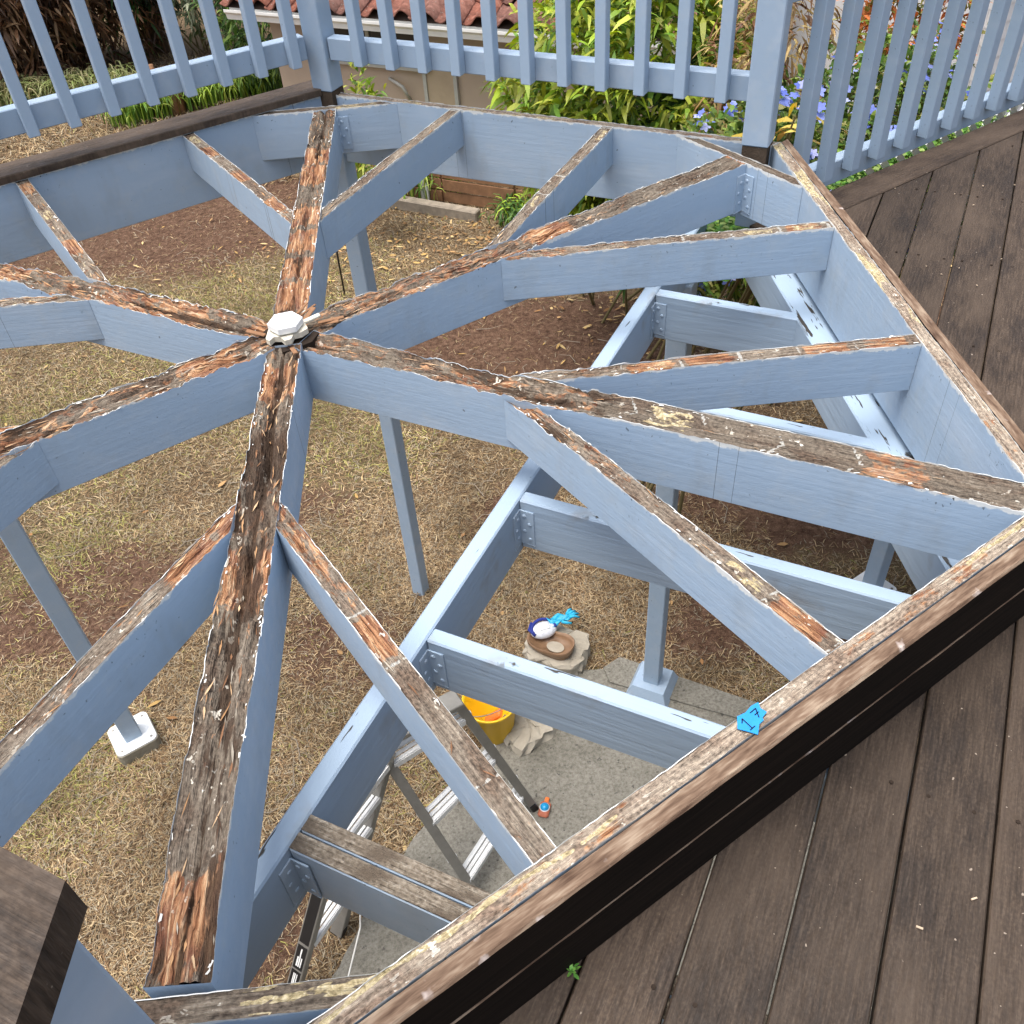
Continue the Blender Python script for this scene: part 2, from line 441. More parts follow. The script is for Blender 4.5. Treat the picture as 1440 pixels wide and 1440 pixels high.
def make_leaf(name='leaf', tr=.25):
    k = NT(name, .5, .35); a = k.attr('col')
    v = k.coord('Object'); n = k.noise(v, 25, 3)
    k.col(k.mix(k.math('MULTIPLY', n, .4), a.outputs['Color'], k.hsv(a.outputs['Color'], .5, 1.0, .6)))
    # leaves let a little light through
    t = k.node('ShaderNodeBsdfTranslucent'); k.lk(k.hsv(a.outputs['Color'], .48, 1.1, 1.3), t.inputs['Color'])
    mx = k.node('ShaderNodeMixShader'); mx.inputs[0].default_value = tr
    k.lk(k.b.outputs[0], mx.inputs[1]); k.lk(t.outputs[0], mx.inputs[2]); k.lk(mx.outputs[0], k.n['Material Output'].inputs['Surface'])
    return k.m
M_LEAF = make_leaf()


def make_ground():
    k = NT('dry_lawn_soil', .97, .08); a = k.attr('soil'); s = k.node('ShaderNodeSeparateColor'); k.lk(a.outputs['Color'], s.inputs[0])
    v = k.coord('Object')
    n = k.noise(v, 26, 6, .7); f = k.noise(v, 130, 4, .7)
    soil = k.ramp(n, [(.3, (.065, .037, .025)), (.5, (.125, .072, .048)), (.7, (.20, .125, .085))])
    soil = k.mix(k.step(f, .60, .66), soil, (.25, .19, .13))
    th = k.ramp(f, [(.3, (.07, .048, .028)), (.5, (.16, .112, .066)), (.72, (.31, .235, .15))])
    th = k.mix(k.math('MULTIPLY', s.outputs[1], .6), th, k.ramp(f, [(.3, (.06, .065, .022)), (.6, (.20, .20, .075)), (.8, (.34, .31, .13))]))
    c = k.mix(k.step(k.math('ADD', s.outputs[0], k.math('MULTIPLY', k.math('SUBTRACT', n, .5), .8)), .4, .62), th, soil)
    k.col(c); k.bump(k.math('ADD', n, f), .9, .02); return k.m
M_GROUND = make_ground()

def make_conc():
    k = NT('aggregate_concrete', .95, .12); v = k.coord('Object')
    n = k.noise(v, 3, 5); p = k.noise(v, 70, 4, .7)
    c = k.ramp(p, [(.3, (.135, .126, .105)), (.5, (.222, .209, .175)), (.7, (.285, .272, .232))])
    c = k.mix(k.step(n, .5, .75), c, k.hsv(c, .5, 1.1, .68))
    c = k.mix(k.step(k.noise(v, 42, 3), .665, .70), c, (.09, .085, .075))
    k.col(c); k.bump(p, .8, .006); return k.m
M_CONC = make_conc()

def make_straw():
    k = NT('dry_straw', .8, .15); k.col(k.attr('col').outputs['Color']); return k.m
M_STRAW = make_straw()
M_FLAKE = simple('flaking_undercoat', (.60, .60, .57), .8, .2, .3, 60)

# ------------------------------------------------------------------ the hexagonal frame
A_IN = 1.500          # inner face of the rim
SJ = 0.297            # offset of the jack joists from the sector's middle
SW = 0.043            # half width of a doubled spoke
JW = 0.0205           # half width of a jack joist
SE = 1.573            # where a spoke meets its corner block
BW = 0.137            # one deck board with its gap
C30, S30 = math.cos(RAD(30)), .5

def board(name, parent, loc, rz, x0, x1, hw, h, k0=0.0, k1=0.0, worn=None, mat=None, seed=0, step=.006, ztop=0.0, bow=.0):
    """a board along local x from x0+k0*y to x1+k1*y, top at z=0, open top that a worn_top child closes"""
    r = np.random.default_rng(seed)
    L = x1 - x0; nx = max(8, int(L / step)); ny = max(5, int(round(2 * hw / .0042)))
    u = np.linspace(0, 1, nx + 1); yv = np.linspace(-hw, hw, ny + 1)
    U, Y = np.meshgrid(u, yv, indexing='ij')
    X = (x0 + k0 * Y) + ((x1 + k1 * Y) - (x0 + k0 * Y)) * U
    off = r.uniform(0, 40)
    w = worn
    q = w['q'](X, Y)                                     # distance that counts the old deck boards
    q0 = q; q = q + .016 * (fbm(X * 30 + 5, Y * 60, seed + 71, 3) - .5)
    band = np.floor(q / BW); inb = q / BW - band; in0 = q0 / BW - np.floor(q0 / BW)
    sd_ = int(seed)
    sl = np.clip(w['rot'](X, Y), 0, 1)                   # how rotten, 0..1
    bh = _hash(band, np.zeros_like(band), sd_ + 3)
    bh2 = _hash(band, np.ones_like(band), sd_ + 9)
    gr = fbm((X + off) * 7, Y * 130 + sd_, sd_ + 1, 4)
    pit = fbm((X + off) * 22, Y * 55, sd_ + 5, 4)
    big = fbm((X + off) * 6, Y * 14, sd_ + 7, 3)
    edge = np.abs(Y) / hw
    er = sl * (.003 + .020 * sstep(.40, .72, big) + .010 * sstep(.5, .7, pit)) * (1 - .35 * edge ** 6)
    Z = -er - sl * .0075 * gr - (1 - sl) * .0022 * gr - sl * .006 * sstep(.45, .62, fbm((X + off) * 45, Y * 180, sd_ + 33, 3))
    if w.get('ply'):
        groove = np.exp(-(Y / .0035) ** 2) * (.004 + .012 * sl) + np.exp(-(Y / .012) ** 2) * .012 * sl * sstep(.35, .6, big)
        Z = Z - groove
    if w.get('gouge') is not None: Z = Z - w['gouge'](X, Y)
    Z = np.minimum(Z, -.0004)
    sm = np.exp(-(np.minimum(in0, 1 - in0) * BW / .0046) ** 2) * np.clip(1 - 1.5 * sl, 0, 1) * w.get('seam', 1.0) * (bh2 > .34) * sstep(.30, .50, fbm(X * 9, Y * 30, seed + 83, 2))
    fresh = np.clip(.16 + .30 * (fbm((X + off) * 3, Y * 9, sd_ + 91, 3) - .5) + sl * (.22 + .45 * bh) + .34 * (bh > .66) * (edge < .97) * sstep(.06, .14, inb) * (1 - sstep(.80, .92, inb)), 0, 1) * w.get('fresh', 1.0)
    rotd = np.clip(sl * (.10 + 1.0 * sstep(.5, .80, fbm((X + off) * 5, Y * 24, sd_ + 13, 3))) + np.clip(-Z - .014, 0, .03) * 26 + sl * .35 * np.exp(-(Y / .012) ** 2) * (1 if w.get('ply') else 0), 0, 1) * w.get('dark', 1.0)
    glue = w['glue'](X, Y, band) if w.get('glue') else (bh2 > .74) * (edge < .80) * .60 * (1 - sl) * (inb > .25) * (inb < .85)
    wear = np.stack([fresh, sm, glue * np.ones_like(X), rotd], -1).reshape(-1, 4)
    idx = np.arange((nx + 1) * (ny + 1)).reshape(nx + 1, ny + 1)
    fq = np.stack([idx[:-1, :-1], idx[1:, :-1], idx[1:, 1:], idx[:-1, 1:]], -1).reshape(-1, 4)
    Bow = bow * np.sin(PI * U)
    V = np.stack([X, Y + Bow, Z], -1).reshape(-1, 3)
    uv = np.stack([X + off, Y + sd_ * .37], -1).reshape(-1, 2)
    # painted sides, bottom and ends
    vs = []; fs = []; uvs = []
    m = nx + 1
    for j, sgn in ((0, -1), (ny, 1)):
        zt = Z[:, j] + .0012 + np.clip(.006 * (vnoise((X[:, j] + off) * 75, np.zeros(m), sd_ + 21) - .3), 0, .0045)
        zt = np.minimum(zt, .001)
        b = len(vs)
        brk = vnoise((X[:, j] + off) * 28, np.full(m, 4.5), sd_ + 61) > .50 + .30 * (vnoise((X[:, j] + off) * 3.1, np.full(m, 8.5), sd_ + 67) - .4)
        lipz = zt - .0002; lipy = np.where(brk, .0014, .0002) * (1.0 if w.get('lip', 0) in (0, sgn) else .1)
        for i in range(m): vs.append((X[i, j], Y[i, j] + Bow[i, j] - sgn * lipy[i], lipz[i])); uvs.append((X[i, j] + off, .03))
        for lv, zz in enumerate((zt, np.minimum(zt - .004, -.006 + 0 * zt), np.full(m, -h * .5), np.full(m, -h + .003), np.full(m, -h))):
            ins = sgn * .003 if lv == 4 else 0
            yy = Y[:, j] + Bow[:, j] - ins
            vs += list(zip(X[:, j], yy, zz)); uvs += list(zip(X[:, j] + off + (7.3 if sgn > 0 else 0), zz))
        for lv in range(5):
            for i in range(nx):
                a_ = b + lv * m + i; q4 = (a_, a_ + m, a_ + m + 1, a_ + 1)
                fs.append(q4 if sgn < 0 else q4[::-1])
    b0 = 5 * m; b1 = 11 * m
    for i in range(nx): fs.append((b0 + i, b1 + i, b1 + i + 1, b0 + i + 1))
    for i in (0, nx):
        e = [lv * m + i for lv in range(1, 6)] + [6 * m + lv * m + i for lv in range(5, 0, -1)]
        fs.append(tuple(e if i else e[::-1]))
    if ztop: loc = (loc[0], loc[1], loc[2] + ztop)
    o = mesh_obj(name, vs, fs, mat or M_PAINTW, parent, False, uv=uvs, loc=loc, rz=rz)
    if w.get('flakes', 0):
        nf = int(L * w['flakes']); ii = r.integers(0, nx, nf); sg = r.choice([0, ny], nf)
        kp = vnoise((X[ii, sg] + off) * 7, sg * 1.0, sd_ + 97) > .62; ii = ii[kp]; sg = sg[kp]; nf = len(ii)
        inw = r.uniform(.001, .008, nf) * np.where(sg == 0, 1, -1)
        cx, cy, cz = X[ii, sg], Y[ii, sg] + Bow[ii, sg] + inw, Z[ii, sg] + .0018
        fl = r.uniform(.0015, .007, nf); fw = r.uniform(.001, .004, nf); an = r.normal(0, .35, nf); ti = r.uniform(-.2, .35, nf)
        dx, dy = np.cos(an) * fl, np.sin(an) * fl; px_, py_ = -np.sin(an) * fw, np.cos(an) * fw; up = np.sin(ti) * fw
        q_ = np.stack([np.stack([cx - dx, cy - dy, cz], -1), np.stack([cx + dx, cy + dy, cz + .001], -1), np.stack([cx + dx * .6 + px_, cy + dy * .6 + py_, cz + up], -1), np.stack([cx - dx * .8 + px_, cy - dy * .8 + py_, cz + up * .7], -1)], 1).reshape(-1, 3)
        fo = mesh_obj('paint_flakes', q_, [np.arange(nf * 4, dtype=np.int32).reshape(-1, 4)], M_FLAKE, o); fo['kind'] = 'stuff'
        ns = int(L * w['flakes'] * 2.3); ii = r.integers(4, nx - 4, ns); jj_ = r.integers(0, ny, ns); keep = r.uniform(0, 1, ns) < sl[ii, jj_] * .9 + .06
        ii = ii[keep]; jj_ = jj_[keep]; ns = len(ii)
        if ns:
            cx, cy, cz = X[ii, jj_], Y[ii, jj_] + Bow[ii, jj_], Z[ii, jj_] + .0015
            sl_ = r.uniform(.006, .028, ns); sw_ = r.uniform(.0006, .0022, ns); an = r.normal(0, .16, ns); ti = r.normal(.05, .12, ns)
            dx, dy, dz = np.cos(an) * sl_, np.sin(an) * sl_, np.abs(ti) * sl_
            q_ = np.stack([np.stack([cx - dx, cy - dy - sw_ * .3, cz], -1), np.stack([cx, cy - sw_, cz + dz * .5 + .001], -1), np.stack([cx + dx, cy + dy, cz + dz], -1), np.stack([cx, cy + sw_, cz + dz * .5], -1)], 1).reshape(-1, 3)
            pal = np.array([(.45, .26, .13), (.58, .40, .24), (.25, .13, .07), (.10, .06, .04), (.36, .32, .26)])[r.integers(0, 5, ns)] * r.uniform(.7, 1.1, (ns, 1))
            so = mesh_obj('splinters', q_, [np.arange(ns * 4, dtype=np.int32).reshape(-1, 4)], M_STRAW, o, cols=np.repeat(pal, 4, axis=0)); so['kind'] = 'stuff'
    t = mesh_obj('worn_top', V, [fq], w.get('mat', M_WORN), o, True, uv=uv, cols=wear, attr='wear')
    return o

frame = empty('hexagonal_deck', (0, 0, 0), label='blue-grey hexagonal deck frame, decking stripped off, with rotted radial joists', cat='deck frame')

# spokes: angle -> rottenness along the radius
def ramp_fn(pts):
    xs = [p[0] for p in pts]; ys = [p[1] for p in pts]
    return lambda X, Y: np.interp(X, xs, ys)
ROT = {90: [(0, .75), (.5, .35), (.9, .45), (1.15, .8), (1.6, .55)], 30: [(0, .8), (.45, .65), (.75, .9), (.95, .4), (1.6, .3)],
       -30: [(0, .75), (.3, .6), (.55, .95), (.82, .95), (.93, .12), (1.6, .08)], -90: [(0, .9), (.5, .9), (.62, .75), (.75, .7), (.95, .85), (1.15, .75), (1.28, .25), (1.38, .3), (1.45, .8), (1.6, .9)],
       -150: [(0, .85), (.5, .8), (1.6, .7)], 150: [(0, .9), (.7, .95), (1.6, .8)]}
def gouge4(X, Y):
    g = .016 * np.exp(-((Y + .004) / .013) ** 2) * sstep(.08, .2, X) * (1 - sstep(.78, .9, X))
    g += .020 * np.exp(-((Y + .012) / .016) ** 2) * sstep(.93, .99, X) * (1 - sstep(1.10, 1.2, X))
    return g
for i, ang in enumerate((90, 30, -30, -90, -150, 150)):
    w = dict(q=lambda X, Y: X * C30 + np.abs(Y) * S30 - 1.49 + 40 * BW, rot=ramp_fn(ROT[ang]), ply=True, flakes=60)
    if ang == -90: w['gouge'] = gouge4; w['dark'] = 1.45; w['fresh'] = .8
    board('spoke_joist', frame, (0, 0, 0), RAD(ang), .052, 1.706 if ang == -30 else SE - (.012 if ang == -90 else .001), SW, .160, worn=w, seed=100 + i * 7, step=.005)

# jack joists: two in every sector, square to the rim
JR = {0: (.35, .25), -60: (.45, .35), 60: (.2, .3), 120: (.25, .25), 180: (.5, .3), -120: (.3, .4)}
for i, mid in enumerate((60, 0, -60, -120, 180, 120)):
    for sgn in (1, -1):
        base = JR[mid][0 if sgn > 0 else 1]
        rf = (lambda b: (lambda X, Y: b * np.interp(X, [0.5, .75, 1.0, 1.5], [2.0, 1.2, .35, .2])))(base)
        w = dict(q=lambda X, Y: X - 1.49 + 40 * BW, rot=rf, fresh=1.2, mat=M_WORNJ, flakes=55)
        if mid == 60: w['fresh'] = .15; w['dark'] = .6
        # cut to the slant of the spoke it butts against
        xs = SJ * 1.732 + 2 * SW + .002; kk = 1.732 * sgn
        # local frame shifted so that y=0 is the joist's centre line
        n = Nv(mid); t = np.array([-n[1], n[0]]) * sgn * SJ
        board('jack_joist', frame, (t[0], t[1], -.0015), RAD(mid), xs, A_IN - .001, JW, .133, k0=kk, worn=w, seed=300 + i * 11 + (sgn > 0) * 5, step=.006)

# rim boards along the six edges
def glue_rim(X, Y, band):
    y0 = .004 * np.sin(X * 9) + .003 * np.sin(X * 31)
    return np.exp(-((Y - .007 - y0) / .0048) ** 2) * np.where(fbm(X * 4, X * 0 + 3.3, 5, 3) > .40, .95, .1)
RT = .033
for i, mid in enumerate((60, 0, -60, -120, 180, 120)):
    ac = A_IN + RT / 2
    w = dict(q=lambda X, Y: X + 50, rot=lambda X, Y: X * 0 + .10, seam=0.0, fresh=.8, dark=.2, mat=M_WORNP, lip=1)
    if mid in (-60,): w['glue'] = glue_rim
    if mid == 0: w['glue'] = lambda X, Y, b: np.where(fbm(X * 5, Y * 20, 77, 3) > .52, .7, 0)
    n = Nv(mid)
    hl = ac / 1.7320508 + .002
    board('rim_joist', frame, (n[0] * ac, n[1] * ac, 0), RAD(mid + 90), -hl, hl, RT / 2, .262, k0=.5774, k1=-.5774, worn=w, seed=500 + i * 13, step=.008)

# corner blocks across the ends of the spokes
for i, ang in enumerate((90, 30, -90, -150, 150)):
    bt = .036; d = SE + bt / 2
    half = (1.7320508 - d) * 1.7320508
    n = Nv(ang)
    w = dict(q=lambda X, Y: X * .5 + 50, rot=lambda X, Y: X * 0 + .12, seam=0.0, fresh=.3, dark=.3, lip=1)
    if ang == -90:
        w['glue'] = lambda X, Y, b: np.where((fbm(X * 14, Y * 150, 31, 3) > .60) & (X > .08), .70, 0)
    board('corner_block', frame, (n[0] * d, n[1] * d, -.003 if ang != -90 else -.016), RAD(ang + 90), -half + .002, half - .002, bt / 2, .172, k0=-1.732, k1=1.732, worn=w, seed=600 + i * 5)

# rotten core of the hub under the cap
core = MB()
pr = []
for k in range(12):
    a = 2 * PI * k / 12; rr = .072 + .01 * math.sin(3 * k + 1); pr.append((rr * math.cos(a), rr * math.sin(a)))
core.prism(pr, -.15, -.012)
core.build('hub_core', M_SOILDARK, frame)
for k in range(9):       # loose splinters of rotten wood around the hub
    a = random.uniform(0, 2 * PI); rr = random.uniform(.05, .10); L = random.uniform(.03, .08); b = a + random.uniform(-.5, .5)
    s = MB(); s.bar((rr * math.cos(a), rr * math.sin(a), random.uniform(-.004, .006)), (rr * math.cos(a) + L * math.cos(b), rr * math.sin(a) + L * math.sin(b), random.uniform(-.002, .012)), random.uniform(.006, .014), .004, bev=.0015)
    s.build('wood_splinter', M_FENCE, frame)

# fascia of two dark boards on the two edges that face the walkway
for mid in (-60, 0):
    for (za, zb, d0, d1) in ((-.1175, -.0006, A_IN + RT + .0035, A_IN + RT + .0325), (-.2475, -.1235, A_IN + RT + .0035, A_IN + RT + .0315)):
        n = 44; hl0 = d0 / 1.7320508; hl1 = d1 / 1.7320508
        mb = MB(); vs = []
        for i in range(n + 1):
            tt = i / n; j = .0012 * (random.random() - .5)
            y0 = -hl0 + 2 * hl0 * tt; y1 = -hl1 + 2 * hl1 * tt
            vs += [(d0, y0, za), (d0, y0, zb + j - .001), (d0 + .003, y0, zb + j + .0002), (d1 - .004, y1, zb + j), (d1 + j, y1, zb - .005), (d1, y1, za)]
        fs = []
        for i in range(n):
            for k_ in range(6):
                a = i * 6 + k_; b = i * 6 + (k_ + 1) % 6
                fs.append((a, a + 6, b + 6, b))
        fs += [tuple(range(6))[::-1], tuple(range(n * 6, n * 6 + 6))]
        mb.add(vs, fs)
        mb.build('fascia_board', M_FASCIA, frame, rz=RAD(mid))

# dark border plank still lying on the far left rim
mb = MB()
dA, dB = 1.486, 1.612
n_ = 30; vs = []; fs = []
for i in range(n_ + 1):
    tt = i / n_; jj = 0.0
    for d, z in ((dA, .003), (dA, .025), (dA + .0025, .028), (dB - .002, .028), (dB, .026), (dB, .003)):
        y = -.86 + (1.9) * tt
        if i == 0: y = -.84 - (d - dA) * .45
        vs.append((d, y, z + jj))
for i in range(n_):
    for k_ in range(6):
        a = i * 6 + k_; b = i * 6 + (k_ + 1) % 6; fs.append((a, a + 6, b + 6, b))
fs += [tuple(range(6))[::-1], tuple(range(n_ * 6, n_ * 6 + 6))]
vv = [(y, -d, z) for d, y, z in vs]      # grain runs along local x
mb.add(vv, fs)
o = mb.build('border_board', M_PLANK, frame, rz=RAD(120 + 90)); o['label'] = 'dark brown deck board left on the far left rim'

# metal joist hangers
def hanger(parent, p, rz, h=.11, flip=1):
    m = MB()
    m.box(0, .038, -.0015, .0015, -h, 0)
    m.box(-.0015, .0015, -.034, 0, -h, 0)
    for q in range(4): m.lathe([(.006, 0), (.005, .0025), (0.001, .0035)], 6, (0, 0, 0), Matrix.Translation((.012 + .014 * (q % 2), -.001, -h * (.15 + .23 * q))) @ Matrix.Rotation(PI / 2, 4, 'X'))
    for q in range(3): m.lathe([(.006, 0), (.005, .0025), (0.001, .0035)], 6, (0, 0, 0), Matrix.Translation((.001, -.015 - .008 * (q % 2), -h * (.2 + .28 * q))) @ Matrix.Rotation(PI / 2, 4, 'Y'))
    for e in (0, -h): m.tube([(0, 0, e), (.038, 0, e - .004)], .002, 5); m.tube([(0, 0, e), (0, -.034, e - .004)], .002, 5)
    return m.build('joist_hanger', M_PAINT, parent, loc=p, rz=rz)
hanger(frame, (SW + .001, SE - .002, -.035), RAD(0), .12)
pc = Nv(30) * (SE - .002) - np.array([-Nv(30)[1], Nv(30)[0]]) * (SW + .001)
hanger(frame, (pc[0], pc[1], -.035), RAD(-60), .12)

# ------------------------------------------------------------------ walkway deck
ZW = -.25
walk = empty('walkway_deck', (1.5, -1.6, ZW), label='dark brown plank walkway deck wrapping round the hexagonal frame', cat='deck')
inv = Matrix.Translation((-1.5, 1.6, -ZW))
def wpart(o):
    o.matrix_parent_inverse = Matrix.Identity(4); o.location = Vector(o.location) + Vector((-1.5, 1.6, -ZW)); return o
HO = A_IN + RT + .018
def plank(r0, r1, ends_lo, ends_hi, seed):
    """a board along 60 degrees between rho r0 and r1; ends are functions of rho"""
    n = 2; th = .034; b = .0025
    lo0, lo1, hi0, hi1 = ends_lo(r0), ends_lo(r1), ends_hi(r0), ends_hi(r1)
    if min(hi0 - lo0, hi1 - lo1) < .0:
        if max(hi0 - lo0, hi1 - lo1) < .05: return
        hi0 = max(hi0, lo0 + .001); hi1 = max(hi1, lo1 + .001)
    rx = random.Random(seed); dz = rx.uniform(-.0015, .0015)
    prof = [(r0, -th), (r0, -b), (r0 + b, 0), (r1 - b, 0), (r1, -b), (r1, -th)]
    vs = []
    for f_ in (0, 1):
        for r_, z in prof:
            k = (r_ - r0) / (r1 - r0); t = (lo0 + (lo1 - lo0) * k) if f_ == 0 else (hi0 + (hi1 - hi0) * k)
            vs.append((t, -r_, z + dz))
    fs = [(i, i + 6, (i + 1) % 6 + 6, (i + 1) % 6) for i in range(6)] + [tuple(range(6))[::-1], tuple(range(6, 12))]
    m = MB(); m.add(vs, fs)
    o = m.build('plank', M_PLANK, walk, loc=(0, 0, ZW), rz=RAD(60)); wpart(o)
GAP = .0042
for k in range(-7, 24):
    r0 = 1.3515 + BW * k + GAP / 2; r1 = r0 + BW - GAP
    e23 = lambda r_: 2 * (HO - C30 * r_) if r_ < HO / C30 else -9
    e34 = lambda r_: 2 * (C30 * r_ - HO)
    brd = lambda r_: 2 * (C30 * r_ - .142)
    far = lambda r_: -3.2
    if r1 < HO / C30:
        plank(r0, r1, far, e34, k)
        plank(r0, r1, e23, brd, k + 50)
    elif r0 < HO / C30:
        plank(r0, r1, far, lambda r_: min(e34(r_), 0.0), k)
        plank(r0, r1, lambda r_: max(e23(r_), .004), brd, k + 50)
    else:
        plank(r0, r1, far, brd, k)
# border board of the walkway below the right railing
m = MB()
t0 = 1.70; vs = []
prof = [(-.137, -.03), (-.137, -.004), (-.133, 0), (-.014, 0), (-.010, -.004), (-.010, -.03)]
for t in (1.66, 5.4):
    for nn, z in prof: vs.append((t, nn, z + .002))
m.add(vs, [(i, (i + 1) % 6, (i + 1) % 6 + 6, i + 6) for i in range(6)] + [tuple(range(6)), tuple(range(6, 12))[::-1]])
wpart(m.build('border_board', M_PLANK, walk, loc=(0, 0, ZW), rz=RAD(30)))

m = MB()
for k in range(-3, 14):
    for off in (.030, .105):
        rho = 1.3515 + BW * k + off
        for q in range(-5, 9):
            tau = -1.02 + .484 * q
            x = rho * C30 + tau * .5; y = -rho * .5 + tau * C30
            if x < A_IN + .09 and x * .5 - y * C30 < A_IN + .09: continue
            if -.5 * x + C30 * y > -.16: continue
            m.lathe([(.0042, 0), (.0038, .0012), (.0016, .0006)], 6, (x + random.uniform(-.006, .006), y + random.uniform(-.006, .006), ZW + .0008))
o = wpart(m.build('deck_screws', M_SOILDARK, walk)); o['kind'] = 'stuff'
# beam and joists that carry the walkway, seen below the hexagon
ZB = -.285
def dirt_beam(name, a, b, w, h, z=ZB, mat=None, bev=.004):
    a = np.array(a); b = np.array(b); L = float(np.linalg.norm(b - a)); an = math.atan2(b[1] - a[1], b[0] - a[0])
    m = MB(); m.box(0, L, -w, 0, -h, 0, None, bev)
    o = m.build(name, mat or M_PAINTD, walk, loc=(a[0], a[1], z), rz=an); return wpart(o)
d60 = Nv(60); dm30 = Nv(-30); B0 = np.array([.036, -1.181])
dirt_beam('beam', B0 - d60 * .35, B0 + d60 * 2.55, .045, .175)
for sdist, w_, L_ in ((.484, .038, 3.6), (.952, .038, 3.6), (1.454, .038, 1.7), (1.985, .038, .53)):
    p = B0 + d60 * (sdist + .012) + dm30 * .046
    e = p + dm30 * L_
    if sdist > 1.4:    # ends at the side beam
        e = p + dm30 * ((1.472 - p[0]) / dm30[0])
    dirt_beam('joist', p, e, w_, .160)
    hq = hanger(walk, (p[0] - d60[0] * .039, p[1] - d60[1] * .039, ZB - .03), RAD(-30), .11); wpart(hq)
p = B0 + dm30 * .046 + d60 * .028
def make_bare():
    k = NT('bare_grey_joist', .95, .12)
    g_ = k.noise(k.coord('Object', (7, 150, 150)), 1.0, 3, .7, .4); q_ = k.noise(k.coord('Object', (110, 160, 160)), 1.0, 2)
    c = k.ramp(k.math('ADD', k.math('MULTIPLY', g_, .6), k.math('MULTIPLY', q_, .4)), [(.36, (.07, .055, .042)), (.5, (.21, .175, .135)), (.66, (.40, .355, .29))])
    c = k.mix(k.step(k.noise(k.coord('Object', (9, 20, 20)), 1.0, 3), .52, .68), c, (.12, .095, .072))
    k.col(c); k.bump(k.math('ADD', g_, q_), 1.0, .006); return k.m
m_bare = make_bare()
# the doubled joist nearest the camera has lost the paint on its upper face
for off, ww in ((0, .034), (-.037, .034)):
    q = p + d60 * off
    dirt_beam('joist', q, q + dm30 * 3.4, ww, .165, mat=M_PAINT)
    dirt_beam('bare_joist_top', q + dm30 * .002 - d60 * .0015, q + dm30 * 1.59 - d60 * .0015, ww - .003, .004, z=ZB + .0035, mat=m_bare, bev=.001)
hq = hanger(walk, (p[0] - d60[0] * .075, p[1] - d60[1] * .075, ZB - .03), RAD(-30), .12); wpart(hq)
# the side beam under the right rim
dirt_beam('side_beam', (1.535, -1.35), (1.535, 1.0), -.0, .15) if False else None
m = MB(); m.box(0, 2.3, 0, .095, -.15, 0, None, .004)
wpart(m.build('side_beam', M_PAINTDD, walk, loc=(1.533, -1.45, ZB + .001), rz=PI / 2))

# ------------------------------------------------------------------ posts
GZ = -2.90
def post(name, x, y, ztop, zbot, half, rot, label, footing, sleeve=None, bare=None):
    e = empty(name, (x, y, GZ), RAD(rot), label=label, cat='post', group='posts of the deck')
    m = MB(); m.box(-half, half, -half, half, zbot - GZ, ztop - GZ, None, .004); m.build('shaft', M_PAINT, e)
    if sleeve:
        m = MB(); m.box(-half - .006, half + .006, -half - .006, half + .006, sleeve - GZ, ztop - GZ + .002, None, .004); m.build('sleeve', M_PAINT, e)
    if bare:
        m = MB(); m.box(-half - .003, half + .003, -half - .003, half + .003, bare - GZ, sleeve - GZ - .001); m.build('bare_wood', M_BAREB, e)
    if footing == 'plate':
        m = MB(); r = .105; c = .03; pl = []
        for cx, cy, a0 in ((r - c, r - c, 0), (-r + c, r - c, 90), (-r + c, -r + c, 180), (r - c, -r + c, 270)):
            for q in range(5): pl.append((cx + c * math.cos(RAD(a0 + 22.5 * q)), cy + c * math.sin(RAD(a0 + 22.5 * q))))
        m.prism(pl, .085, .093)
        bp = m.build('base_plate', M_WHITE, e)
        for sx, sy in ((1, 1), (-1, 1), (1, -1), (-1, -1)):
            s = MB(); s.lathe([(.007, .093), (.007, .097), (.002, .0985)], 6, (sx * .078, sy * .078, 0)); s.build('bolt', M_ALUD, bp)
        m = MB(); m.prism([(x_ * 1.04, y_ * 1.04) for x_, y_ in pl], -.05, .084); m.build('concrete_footing', M_PIER, e)
    elif footing == 'pier':
        m = MB(); h0, h1 = .135, .085
        m.add([(-h0, -h0, -.02), (h0, -h0, -.02), (h0, h0, -.02), (-h0, h0, -.02), (-h1, -h1, .12), (h1, -h1, .12), (h1, h1, .12), (-h1, h1, .12)],
              [(3, 2, 1, 0), (4, 5, 6, 7), (0, 1, 5, 4), (1, 2, 6, 5), (2, 3, 7, 6), (3, 0, 4, 7)]); m.build('concrete_pier', M_PAINT, e)
    return e
PH = .0435
post('deck_post', .010, 1.745, 1.25, GZ - .15, PH - .006, 60, 'tall blue-grey corner post left of the tiled roof, running down to the lawn', None, sleeve=.018, bare=-.12)
post('deck_post', 1.455, .880, 1.25, -.27, PH - .006, 60, 'blue-grey corner post where the railing turns along the plank walkway', None, sleeve=.008, bare=-.12)
post('deck_post', 2.60, 1.33, -.30, GZ + .08, PH, 30, 'post on a white base plate glimpsed between the right joists and rim', 'plate')
post('deck_post', -1.512, .862, -.02, GZ + .08, PH, 30, 'blue-grey post on a white square base plate at far left', 'plate')
post('deck_post', 1.237, .845, ZB - .16, GZ + .12, .041, 60, 'grey post on a pale concrete pier beside the path under the beam', 'pier')
post('deck_post', .020, -1.712, .635, GZ + .08, PH, 60, 'blue-grey post under the dark handrail at the bottom left corner', 'plate')

